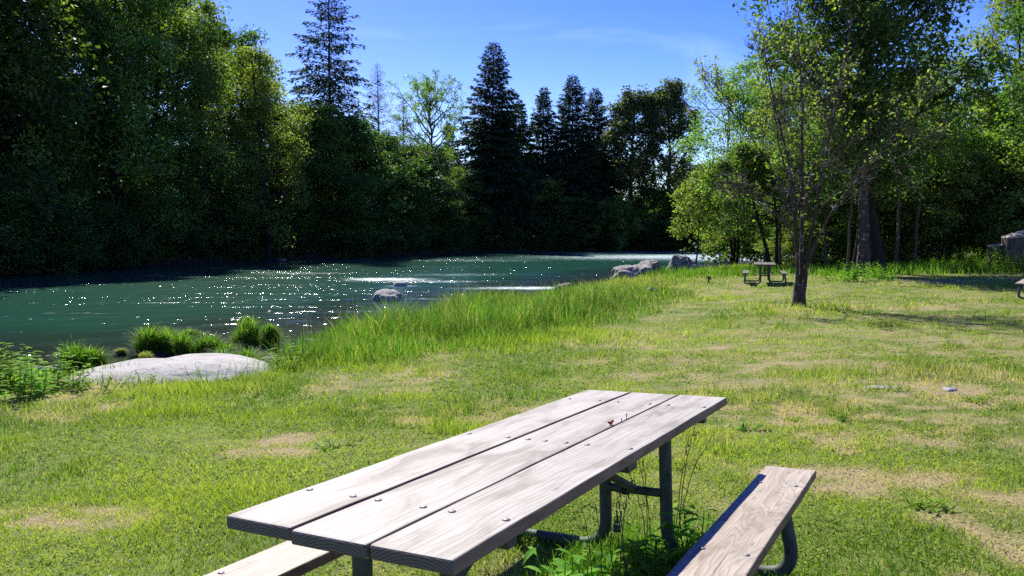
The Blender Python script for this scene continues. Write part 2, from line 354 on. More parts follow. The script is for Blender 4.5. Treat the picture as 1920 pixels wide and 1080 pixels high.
M = dict(
    alder=leaf_mat('alder_leaf', (.05, .085, .024), (.12, .18, .045), (.21, .28, .075), .50, .55, None, .25),
    light=leaf_mat('light_alder_leaf', (.09, .13, .035), (.17, .235, .06), (.28, .345, .10), .52, .55, None, .25),
    maple=leaf_mat('maple_leaf', (.032, .065, .02), (.075, .125, .034), (.14, .21, .055), .45, .55, None, .2),
    cotton=leaf_mat('cottonwood_leaf', (.045, .062, .03), (.085, .11, .05), (.14, .17, .08), .42, .5, None, .3),
    willow=leaf_mat('willow_leaf', (.08, .13, .03), (.16, .235, .055), (.26, .34, .09), .5, .55, None, .25),
    yellow=leaf_mat('pale_leaf', (.11, .13, .03), (.20, .23, .05), (.31, .33, .08), .45, .55, None, .2),
    fir=leaf_mat('fir_needle', (.018, .04, .026), (.036, .07, .038), (.065, .105, .05), .22, .6, (1.2, 1.4, .7), .2),
    drab=leaf_mat('dry_needle', (.06, .055, .035), (.11, .10, .06), (.16, .15, .09), .25),
    bark=bark_mat('dark_bark', (.010, .008, .006), (.038, .030, .023)),
    bark_grey=bark_mat('lichen_bark', (.03, .022, .017), (.09, .065, .05), (.24, .22, .19), 8, (.56, .64)),
    bark_pole=bark_mat('brown_bark', (.05, .035, .022), (.12, .085, .055), (.2, .19, .16), 8, (.55, .7)),
    lawn=grass_mat('lawn_grass', (.09, .18, .018), (.33, .40, .055), (.47, .41, .19), .45, .7),
    tall=grass_mat('tall_grass_blade', (.042, .125, .010), (.125, .28, .024), (.40, .36, .17), .5, .6),
    weed=leaf_mat('weed_leaf', (.07, .15, .015), (.15, .27, .028), (.27, .42, .05), .5, .7, None, .08),
    stalk=plain_mat('dry_stalk', (.05, .06, .03), .7),
    soil=plain_mat('wet_soil', (.05, .04, .028), .9),
    ground=ground_mat(), water=water_mat(),
    rock_pale=rock_mat('pale_granite', (.23, .215, .20), (.33, .31, .295), (.41, .39, .37), 2.4, .6, .45),
    rock_grey=rock_mat('grey_basalt', (.09, .085, .078), (.21, .20, .18), (.38, .36, .33), 2.2, 1.0, .7),
    rock_wet=rock_mat('wet_river_rock', (.12, .115, .11), (.24, .23, .22), (.40, .38, .36), 2.5, .6, .3),
    wood=wood_mat('weathered_plank', (.41, .382, .335), (.355, .325, .28), (.235, .203, .168), .32, .55),
    wood_dark=wood_mat('dark_plank', (.16, .14, .125), (.12, .10, .09), (.07, .06, .05), .3, .5),  # plank wood in darker tones, used on the far table only
    wood_b=wood_mat('bench_plank', (.43, .372, .30), (.375, .32, .255), (.29, .24, .185), .8, .65),
    steel=metal_mat('galvanised_pipe', (.032, .042, .035), (.075, .09, .075), .25, .65),
    zinc=metal_mat('zinc_bolt', (.10, .105, .11), (.20, .205, .215), .6, .6),
    chain=metal_mat('chain_steel', (.05, .05, .05), (.16, .15, .14), .8, .45),
    red=plain_mat('red_bud', (.34, .05, .015), .5),
    stump=bark_mat('old_stump_bark', (.05, .04, .033), (.15, .125, .10), (.07, .10, .03), 5, (.6, .7)),
    stump_top=bark_mat('cut_stump_face', (.20, .175, .15), (.42, .385, .34)),
    drift=bark_mat('driftwood', (.3, .27, .24), (.55, .51, .46)),
    white=plain_mat('clover_white', (.75, .76, .72), .6),
)

# ------------------------------------------------------------------ ground and river
def axis(lo, hi, c, d0, grow):
    a = [c]; d = d0
    while a[-1] < hi: a.append(a[-1] + d); d *= grow
    b = [c]; d = d0
    while b[-1] > lo: b.append(b[-1] - d); d *= grow
    return np.array(sorted(set(b[1:] + a)))
xs = axis(-420, 420, -1, .10, 1.017); ys = axis(-60, 560, 8, .09, 1.013)
X, Y = np.meshgrid(xs, ys); Z = ground_z(X.ravel(), Y.ravel())
def grid_quads(ny, nx):
    i = np.arange(ny * nx).reshape(ny, nx)
    return np.stack([i[:-1, :-1], i[:-1, 1:], i[1:, 1:], i[1:, :-1]], -1).reshape(-1, 4)
g = Geo(); g.add(np.stack([X.ravel(), Y.ravel(), Z], 1), quads=grid_quads(*X.shape), smooth=True)
sn = s_near(X.ravel(), Y.ravel()); sf = s_far(X.ravel(), Y.ravel())
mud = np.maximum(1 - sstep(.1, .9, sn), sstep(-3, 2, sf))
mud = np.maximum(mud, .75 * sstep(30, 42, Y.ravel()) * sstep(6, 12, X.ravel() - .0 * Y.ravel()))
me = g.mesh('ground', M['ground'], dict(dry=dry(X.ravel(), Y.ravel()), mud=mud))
tag(link('ground', me), 'mown lawn with dry patches sloping to the riverbank', 'ground', kind='structure')

wx = axis(-420, 420, -2, .22, 1.02); wy = axis(-60, 420, 20, .22, 1.02)
WX, WY = np.meshgrid(wx, wy); wxr, wyr = WX.ravel(), WY.ravel()
sn = s_near(wxr, wyr); sf = s_far(wxr, wyr)
deep = np.clip((-sn) * .13 / 1.15, 0, 1) ** .8
rif = .45 + .55 * fbm(wxr * .06, wyr * .10, 51, 3)
rif = rif * (.35 + .65 * sstep(0, 6, -sn))
foam = np.zeros_like(wxr)
def blob(cx, cy, rx, ry, k, rot=0):
    c, s = math.cos(rot), math.sin(rot); dx = wxr - cx; dy = wyr - cy
    u = (dx * c + dy * s) / rx; v = (-dx * s + dy * c) / ry
    return k * np.exp(-(u * u + v * v))
FO = [(*P(725, 43), 3.0, 2.2, .85, -.1), (*P(810, 41), 4.0, 1.5, .6, 0), (*P(1000, 36.0), 3.6, 1.3, 1.0, .1), (*P(560, 50), 5, 2.5, .45, 0), (*P(860, 48), 5, 2.5, .5, 0), (*P(900, 75), 12, 6, .45, 0), (*P(1090, 36), 2.2, .6, .8, .1), (*P(755, 37.4), 1.1, .35, .8, 0),
      (*P(790, 30), 2.6, .4, .55, 0), (*P(727, 28.9), .8, .25, .5, 0), (*P(1290, 88), 22, 14, .85, .3), (*P(1200, 108), 22, 5, .65, .05), (*P(1390, 80), 12, 14, .9, .4),
      (*P(330, 28.3), 3.2, .25, .62, .05), (*P(130, 24.5), 1.6, .22, .5, 0), (*P(650, 72), 8, 2, .5, 0), (*P(60, 35), 3, .5, .45, 0), (*P(850, 60), 7, .9, .45, 0), (*P(500, 45), 4, .5, .42, 0), (*P(640, 34.), 2.4, .3, .45, 0)]
for a in FO: foam = np.maximum(foam, blob(*a[:5], a[5]))
rif = rif + .5 * foam + .45 * np.clip(blob(*P(300, 38), 14, 14, 1.0), 0, 1) + .6 * blob(*P(1300, 90), 28, 22, 1)
g = Geo(); g.add(np.stack([wxr, wyr, np.full_like(wxr, WATER)], 1), quads=grid_quads(*WX.shape), smooth=True)
tag(link('river', g.mesh('river', M['water'], dict(deep=deep, riffle=rif, foam=foam))), 'green river with sparkling riffles', 'river', kind='structure')

# ------------------------------------------------------------------ grass
def blades(g, x, y, z, h, w, seed, seg=2, bend=.35, tint=None):
    r = np.random.default_rng(seed); n = len(x)
    az = r.uniform(0, 2 * PI, n); face = r.uniform(0, 2 * PI, n)
    bd = h * np.abs(r.normal(bend, .2, n)); d = np.stack([np.cos(az), np.sin(az), 0 * az], 1); s = np.stack([np.cos(face), np.sin(face), 0 * az], 1)
    b = np.stack([x, y, z], 1); w = np.broadcast_to(w, (n,))[:, None]; hh = np.broadcast_to(h, (n,))[:, None]; bd = bd[:, None]
    up = np.array([[0, 0, 1.]])
    if seg == 1:
        v = np.stack([b - s * w / 2, b + s * w / 2, b + up * hh + d * bd], 1)
        g.add(v.reshape(-1, 3), tris=np.arange(n * 3).reshape(n, 3), tint=np.repeat(tint, 3)); return 3
    lv = np.linspace(0, 1, seg + 1)[:-1]
    rows = []
    for t in lv:
        c = b + up * hh * (t - .18 * t * t * bend * 2) + d * bd * t * t
        ww = w * (1 - t ** 2 * .75); rows += [c - s * ww / 2, c + s * ww / 2]
    tip = b + up * hh * (1 - .36 * bend) + d * bd
    rows.append(tip); k = len(rows); v = np.stack(rows, 1)
    base = np.arange(n)[:, None] * k
    qs = []
    for i in range(seg - 1): qs.append(base + np.array([[2 * i, 2 * i + 1, 2 * i + 3, 2 * i + 2]]))
    tr = base + np.array([[2 * seg - 2, 2 * seg - 1, 2 * seg]])
    g.add(v.reshape(-1, 3), quads=np.concatenate(qs) if qs else None, tris=tr, tint=np.repeat(tint, k)); return k
rng = np.random.default_rng(4)
def wedge(y0, y1, dens, margin=1.2, k=.69, xmin=-99, xmax=99):
    n = int(dens * (y1 - y0) * ((y0 + y1) * k + 2 * margin)); y = rng.uniform(y0, y1, n)
    hw = y1 * k + margin; n2 = int(dens * (y1 - y0) * 2 * hw); y = rng.uniform(y0, y1, n2); x = rng.uniform(-hw, hw, n2)
    m = (np.abs(x) < y * k + margin) & (x > xmin) & (x < xmax); return x[m], y[m]
TREE = P(1500, 20)
CLUMPS = [(*P(1505, 19.2), 1.5, .6, .16), (*P(1760, 9.4), .5, .35, .16), (*P(1500, 8.6), .5, .3, .08), (*P(1460, 18.0), 1.0, .5, .10), (*P(360, 9.1), .9, .45, .16), (*P(1030, 14), 2.2, 1.4, .1),
          (*P(1590, 7.7), .25, .15, .07), (*P(1480, 7.9), .5, .2, .06), (*P(1620, 9.5), .8, .4, .08), (*P(1900, 9), .8, .5, .09), (*P(250, 8.0), 1.5, .5, .05)]
def lawn_height(x, y):
    n = fbm(x * 1.1, y * 1.1, 61, 3); n2 = fbm(x * 4, y * 4, 62, 2)
    h = .022 + .035 * sstep(.45, .8, n) + .018 * n2
    h = h + .09 * sstep(.60, .78, fbm(x * 1.9, y * 1.9, 64, 3)) * sstep(4.5, 7, y)
    s = s_near(x, y)
    h = h + .06 * (1 - sstep(1.6, 3.4, s)) + .03 * (1 - sstep(3, 6, s)) * n
    for (cx, cy, rx, ry, k) in CLUMPS: h = h + k * np.exp(-(((x - cx) / rx) ** 2 + ((y - cy) / ry) ** 2))
    return h
g = Geo(); drys = []
for (y0, y1, dens, w, seg) in [(1.6, 3.4, 5200, .0042, 2), (3.4, 5.2, 4200, .0048, 2), (5.2, 8, 2200, .006, 2), (8, 12, 950, .009, 1), (12, 18, 420, .014, 1), (18, 27, 190, .022, 1), (27, 40, 75, .04, 1), (40, 62, 20, .08, 1)]:
    x, y = wedge(y0, y1, dens); s = s_near(x, y); m = s > .8; x, y = x[m], y[m]
    d = dry(x, y); keep = rng.random(len(x)) > d * .5; x, y, d = x[keep], y[keep], d[keep]
    h = lawn_height(x, y) * rng.uniform(.55, 1.4, len(x)); h = h * (1 - .45 * d)
    t = np.clip(fbm(x * .8, y * .8, 71, 4) * 2.6 - .85 + rng.normal(0, .2, len(x)), 0, 1)
    k = blades(g, x, y, ground_z(x, y) - .004, h, w * rng.uniform(.7, 1.3, len(x)), 11, seg, .5, t)
    isd = np.clip(d * 1.1 + (rng.random(len(x)) < .10 + .25 * d) * .7, 0, 1); drys.append(np.repeat(isd, k))
    # small round clover-like leaves lying low between the blades
    if y1 <= 12:
        n = int(len(x) * .55); i = rng.integers(0, len(x), n); cx = x[i] + rng.normal(0, .02, n); cy = y[i] + rng.normal(0, .02, n)
        cl = fbm(cx * 1.7, cy * 1.7, 91, 2) > .42; cx, cy = cx[cl], cy[cl]; n = len(cx)
        c = np.stack([cx, cy, ground_z(cx, cy) + rng.uniform(.008, .035, n)], 1)
        a = np.stack([rng.normal(0, 1, n), rng.normal(0, 1, n), rng.normal(.1, .35, n)], 1); nr = np.stack([rng.normal(0, .4, n), rng.normal(0, .4, n), np.ones(n)], 1)
        L = w * rng.uniform(2.2, 4.2, n); leaf_quads(g, c, a, nr, L, L * .75, np.clip(rng.normal(.55, .25, n), 0, 1)); drys.append(np.repeat(np.clip(dry(cx, cy) * .6, 0, 1), 4))
tag(link('lawn_grass', g.mesh('lawn_grass', M['lawn'], dict(dry=np.concatenate(drys)))), 'short patchy lawn grass, green and straw coloured', 'grass', kind='stuff')

# tall grass along the near bank
INNER = np.array([(-14, 8.2), (-9, 9.6), (-7.2, 9.8), (-5.5, 10.6), (-3.6, 11.0), (-2, 11.5), (-.6, 12.3), (1.4, 14.8), (3.2, 18), (5.2, 23), (6.6, 28), (9.5, 34), (16, 45), (30, 66)], float)
g = Geo(); drys = []
for (y0, y1, dens, w, seg) in [(9, 15, 620, .010, 3), (15, 22, 420, .013, 3), (22, 32, 230, .02, 2), (32, 46, 110, .034, 2), (46, 75, 34, .06, 1)]:
    x, y = wedge(y0, y1, dens, 1.5, .8); s = s_near(x, y)
    band = 2.0 + .9 * (fbm(x * .35, y * .35, 81, 2) - .3)
    open_ = np.exp(-(((x + 5.6) / 2.4) ** 2 + ((y - 11.8) / 1.3) ** 2)) > .45      # room round the pale boulder
    open2 = np.exp(-(((x - P(1200, 38)[0]) / 1.5) ** 2 + ((y - 37.6) / .9) ** 2)) > .4
    sin_ = side_dist(x, y, INNER, 1) + 1.0 * (fbm(x * .7, y * .7, 82, 3) - .5); bw0 = s + np.maximum(sin_, 0); m = (s > -.05) & (sin_ > 0) & ~open_ & ~open2; band = bw0 + .001
    x, y, s, bw = x[m], y[m], s[m], band[m]
    keep = rng.random(len(x)) < (1 - .55 * sstep(.7, 1, s / bw)) * (1 - .45 * sstep(20, 34, y)) * (.35 + .65 * sstep(.3, .5, fbm(x * 1.6, y * 1.6, 84, 2))); x, y, s, bw = x[keep], y[keep], s[keep], bw[keep]
    ht = (.16 + .62 * sstep(.2, .8, fbm(x * .75, y * .75, 83, 3))) * (1 - .6 * sstep(.6, 1.0, s / bw)) * (.6 + .4 * sstep(0, .7, s))
    ht = ht * np.where(x < -6.3, .6, 1) * (1 - .5 * sstep(19, 31, y)) * rng.uniform(.5, 1.25, len(x))
    t = np.clip(fbm(x * 1.3, y * 1.3, 85, 3) * 1.7 - .5 + rng.normal(0, .2, len(x)), 0, 1)
    k = blades(g, x, y, ground_z(x, y) - .01, ht, w * rng.uniform(.6, 1.3, len(x)), 13, seg, .42, t)
    drys.append(np.repeat(np.where(rng.random(len(x)) < .12, .85, .05 + .3 * (y > 28)), k))
# seed heads above the blades
    n = len(x) // 8; i = rng.integers(0, len(x), n)
    cx, cy = x[i], y[i]; hz = ht[i] * rng.uniform(1.0, 1.35, n); z0 = ground_z(cx, cy)
    k = blades(g, cx, cy, z0, hz, .5 * w, 17, 1, .12, rng.uniform(.2, .6, n)); drys.append(np.repeat(rng.uniform(.3, .95, n), k))
tag(link('tall_grass', g.mesh('tall_grass', M['tall'], dict(dry=np.concatenate(drys)))), 'bright tall grass along the near riverbank', 'grass', kind='stuff')

# rough grass at the wood edge on the right
g = Geo(); drys = []
n = 42000; y = rng.uniform(29, 60, n); x = rng.uniform(6, 46, n); s = s_near(x, y)
edge = 31.5 + 1.8 * fbm(x * .2, y * 0, 87, 2) + np.where(x < 13, 1.8, 0); m = (y > edge) & (s > .3); x, y = x[m], y[m]
far = sstep(0, 16, y - 31)
ht = (.2 + .35 * fbm(x * .5, y * .5, 88, 3)) * rng.uniform(.6, 1.3, len(x)) * (1 - .65 * sstep(38, 46, y) * (x < 26)); t = np.clip(fbm(x * .8, y * .8, 89, 3) * 1.6 - .4 + rng.normal(0, .2, len(x)), 0, 1)
k = blades(g, x, y, ground_z(x, y), ht, .045, 19, 1, .3, t); drys.append(np.repeat(np.full(len(x), .08), k))
tag(link('wood_edge_grass', g.mesh('wood_edge_grass', M['tall'], dict(dry=np.concatenate(drys)))), 'rough green grass under the trees beyond the lawn', 'grass', kind='stuff')

# ------------------------------------------------------------------ trees
def rand_dirs(r, n, up=0.0):
    v = r.normal(0, 1, (n, 3)); v[:, 2] += up; return norm(v)
def broadleaf(name, seed, H, R, hb, leafmat, barkmat, nleaf, leaf, limbs=26, sub=6, prof=.75, lean=(0, 0), clump=.085, flat=.55, r0=None, up=.5, stems=1, fill=.0, tintm=.45):
    r = np.random.default_rng(seed); gt = Geo(); gl = Geo()
    r0 = r0 or H * .014
    centers = []; csz = []
    for st in range(stems):
        off = np.array([0, 0, 0.]) if stems == 1 else np.array([math.cos(st * 2.4) * .25, math.sin(st * 2.4) * .25, 0])
        ln = np.array([lean[0] + (0 if stems == 1 else off[0] * 3), lean[1] + (0 if stems == 1 else off[1] * 3)])
        n = 12; t = np.linspace(0, 1, n)
        wob = np.cumsum(r.normal(0, 1, (n, 2)), 0) * H * .006; wob -= wob[0]
        tr = np.stack([off[0] + ln[0] * t ** 1.4 + wob[:, 0], off[1] + ln[1] * t ** 1.4 + wob[:, 1], t * H * .93 - .15], 1)
        tubes(gt, tr[None], (r0 * (1 - t) ** .75 * (1 + .5 * np.exp(-t * 25)) + H * .001)[None] / math.sqrt(stems), 8)
        L = limbs // stems
        q = (np.arange(L) + r.uniform(0, 1, L)) / L
        hz = hb + (H * .93 - hb) * q ** .92
        az = np.arange(L) * 2.399 + r.normal(0, .35, L) + st * 1.3
        tt = hz / (H * .93); base = np.stack([np.interp(tt, t, tr[:, k]) for k in range(3)], 1)
        pr = np.sin(PI * np.clip(q * .93 + .07, 0, 1) ** prof) ** .65
        ll = R * pr * r.uniform(.7, 1.12, L) + .03 * H * (q > .9)
        hd = np.stack([np.cos(az), np.sin(az), 0 * az], 1)
        rise = ll * (up * r.uniform(.3, 1.3, L) + .35 * q)
        end = base + hd * ll[:, None]; end[:, 2] += rise; end[:, 2] = np.minimum(end[:, 2], H)
        midp = base + hd * ll[:, None] * .5; midp[:, 2] += rise * .25 + .05 * ll
        pts = bez(base, midp, end, 6); pts[:, 1:-1] += r.normal(0, .02, pts[:, 1:-1].shape) * ll[:, None, None]
        rad = (r0 * .38 * (ll / R) ** .8)[:, None] * np.linspace(1, .15, 6)[None] + .004
        tubes(gt, pts, rad, 5)
        # side branches
        bi = np.repeat(np.arange(L), sub); s = r.uniform(.3, 1, len(bi)); f = s * 5; i0 = np.minimum(f.astype(int), 4)
        b0 = pts[bi, i0] * (1 - (f - i0))[:, None] + pts[bi, i0 + 1] * (f - i0)[:, None]
        dd = rand_dirs(r, len(bi), .15); dd = norm(dd * .9 + hd[bi] * .6); sl = ll[bi] * r.uniform(.2, .5, len(bi)) * (1.15 - .5 * s) + .02 * H
        e0 = b0 + dd * sl[:, None]; p2 = bez(b0, (b0 + e0) / 2 + np.array([0, 0, 1.]) * sl[:, None] * .12, e0, 4)
        tubes(gt, p2, (rad[bi, i0] * .5)[:, None] * np.linspace(1, .2, 4)[None] + .003, 4)
        centers += [p2[:, 3], p2[:, 2], pts[:, 5], pts[:, 4]]
        csz += [np.full(len(p2), 1.), np.full(len(p2), .8), np.full(L, 1.), np.full(L, .9)]
    c = np.concatenate(centers); cs = np.concatenate(csz) * r.uniform(.55, 1.3, len(c))
    n = nleaf; w = cs ** 2; ci = r.choice(len(c), n, p=w / w.sum())
    sp = clump * H * cs[ci]
    rd = rand_dirs(r, n) * (r.random(n) ** .5)[:, None] * sp[:, None] * 1.25; rd[:, 2] *= flat
    pos = c[ci] + rd; pos[:, 2] = np.maximum(pos[:, 2], .1)
    if fill > 0:
        k = int(n * fill); u = r.random(k) ** .5; a = r.uniform(0, 2 * PI, k); hh = r.uniform(.05, .75, k) * H
        pos[:k] = np.stack([np.cos(a) * u * R * .7, np.sin(a) * u * R * .7, hh], 1)
    ctint = r.normal(tintm, .2, len(c))
    t = np.clip(ctint[ci] + r.normal(0, .18, n), 0, 1)
    a = rand_dirs(r, n) * np.array([[1, 1, .6]]) + np.array([[0, 0, -.3]]); nr = rand_dirs(r, n, 1.5)
    Ls = leaf * r.uniform(.6, 1.35, n); leaf_quads(gl, pos, a, nr, Ls, Ls * .62, t)
    return gt.mesh(name + '_trunk', M[barkmat]), gl.mesh(name + '_crown', M[leafmat])
def conifer(name, seed, H, R, hb, nb, sprays, leafmat='fir', droop=.25, sp=(.5, .17), irr=.3, top=.75):
    r = np.random.default_rng(seed); gt = Geo(); gl = Geo(); n = 10; t = np.linspace(0, 1, n)
    tr = np.stack([np.cumsum(r.normal(0, .02, n)), np.cumsum(r.normal(0, .02, n)), t * H - .2], 1)
    tubes(gt, tr[None], (H * .011 * (1 - t) + .02)[None], 7)
    q = np.sort(r.random(nb) ** 1.05); z = hb + (H * .985 - hb) * q
    az = np.arange(nb) * 2.399 + r.normal(0, .4, nb)
    env = R * ((1 - q) ** top * .96 + .04) * np.where(q < .15, .75 + q * 1.6, 1)
    lump = .75 + .5 * fbm(az * .8, q * 9, seed, 2)
    L = env * r.uniform(1 - irr, 1.08, nb) * lump
    hd = np.stack([np.cos(az), np.sin(az), 0 * az], 1)
    base = np.stack([np.interp(z / H, t, tr[:, 0]), np.interp(z / H, t, tr[:, 1]), z], 1)
    rise = L * (.12 + .35 * q); dr = L * droop * (1.15 - q)
    def at(s, i): return base[i] + hd[i] * (L[i] * s)[:, None] + np.array([[0, 0, 1.]]) * (rise[i] * s * 1.2 - dr[i] * s * s * 1.6)[:, None]
    ii = np.arange(nb); pts = np.stack([at(np.full(nb, s), ii) for s in (0, .35, .7, 1)], 1)
    tubes(gt, pts, (.012 + L * .009)[:, None] * np.array([[1, .7, .45, .2]]), 3)
    cnt = np.maximum((sprays * (L / R) ** 1.1).astype(int), 5); i = np.repeat(ii, cnt); m = len(i)
    s = r.random(m) ** .75 * .95 + .07; c = at(s, i); sd = np.cross(hd[i], [[0, 0, 1.]]) * r.choice([-1, 1], m)[:, None]
    wdt = L[i] * .26 * (1.1 - s) ** .7 + .04; off = r.random(m)
    c = c + sd * (wdt * off)[:, None]; c[:, 2] -= off * wdt * .35 + r.random(m) * .12
    a = hd[i] * .75 + sd * r.uniform(.1, .9, m)[:, None] + np.stack([r.normal(0, .15, m), r.normal(0, .15, m), r.uniform(-.75, .15, m)], 1)
    nr = rand_dirs(r, m, 1.6); sc = (.55 + .55 * (L[i] / R)) * r.uniform(.6, 1.3, m)
    leaf_quads(gl, c, a, nr, sp[0] * sc, sp[1] * sc, np.clip(r.normal(.45, .2, nb)[i] + r.normal(0, .15, m), 0, 1))
    return gt.mesh(name + '_trunk', M['bark']), gl.mesh(name + '_crown', M[leafmat])
def plant_tree(pair, name, px, d, sx, sz, rz, label, cat='tree', group=None, dz=0, part='crown', xy=None):
    x, y = xy if xy else P(px, d)
    o = empty(name, (x, y, gz(x, y) + dz), rz, label=label, cat=cat, group=group)
    o.scale = (sx, sx, sz)
    link('trunk' if part == 'crown' else 'stem', pair[0], o); link(part, pair[1], o); return o

A1 = broadleaf('alder_a', 101, 22, 4.8, 1.6, 'alder', 'bark', 22000, .28, 34, 6, .62, clump=.050, up=.35)
A4 = broadleaf('alder_d', 104, 22, 4.6, 1.4, 'light', 'bark', 21000, .27, 36, 6, .6, clump=.048, up=.4)
A2 = broadleaf('alder_b', 102, 22, 4.3, 1.2, 'alder', 'bark', 20000, .26, 38, 6, .55, clump=.042, up=.3)
A3 = broadleaf('alder_c', 103, 21, 5.0, 1.5, 'alder', 'bark', 26000, .24, 30, 6, .7, clump=.055, up=.4, lean=(1.2, -1))
M1 = broadleaf('maple_a', 111, 18, 5.6, 1.0, 'maple', 'bark', 20000, .33, 26, 6, .75, clump=.07, up=.45)
M2 = broadleaf('maple_b', 112, 16, 5.8, .6, 'maple', 'bark', 20000, .33, 26, 6, .6, clump=.075, up=.3)
C1 = conifer('fir_a', 121, 30, 7.9, 3, 600, 135, sp=(.75, .26))
C2 = conifer('fir_b', 122, 28, 7.0, 2, 600, 135, droop=.32, top=.75, sp=(.75, .26))
C3 = conifer('fir_c', 123, 24, 5.4, 2, 480, 115, droop=.25, sp=(.7, .26))
C4 = conifer('fir_d', 124, 30, 7.2, 7, 330, 95, droop=.26, irr=.5, top=.6, sp=(.6, .2))
CB = conifer('bare_fir', 125, 22, 5.6, 2, 340, 44, leafmat='drab', droop=.12, sp=(.6, .10), irr=.5)
K1 = broadleaf('cottonwood_a', 131, 27, 4.6, 9, 'cotton', 'bark', 21000, .42, 40, 6, .85, clump=.036, up=.9, r0=.42, flat=.8)
K2 = broadleaf('cottonwood_b', 132, 27, 4.4, 7, 'cotton', 'bark', 19000, .42, 40, 6, .8, clump=.034, up=1.0, r0=.4, flat=.8)
S1 = broadleaf('sparse_a', 133, 20, 6.2, 9, 'light', 'bark', 9000, .28, 30, 8, .8, clump=.03, up=.8, r0=.34, tintm=.35)
B1 = broadleaf('bush_a', 141, 8, 4.0, .3, 'alder', 'bark', 16000, .24, 34, 6, .6, clump=.09, up=.4, fill=.15)
B2 = broadleaf('bush_b', 142, 8, 3.8, .3, 'willow', 'bark', 16000, .24, 34, 6, .65, clump=.085, up=.55)
B3 = broadleaf('bush_c', 143, 6, 4.2, .2, 'maple', 'bark', 14000, .24, 30, 6, .5, clump=.10, up=.3, fill=.2)

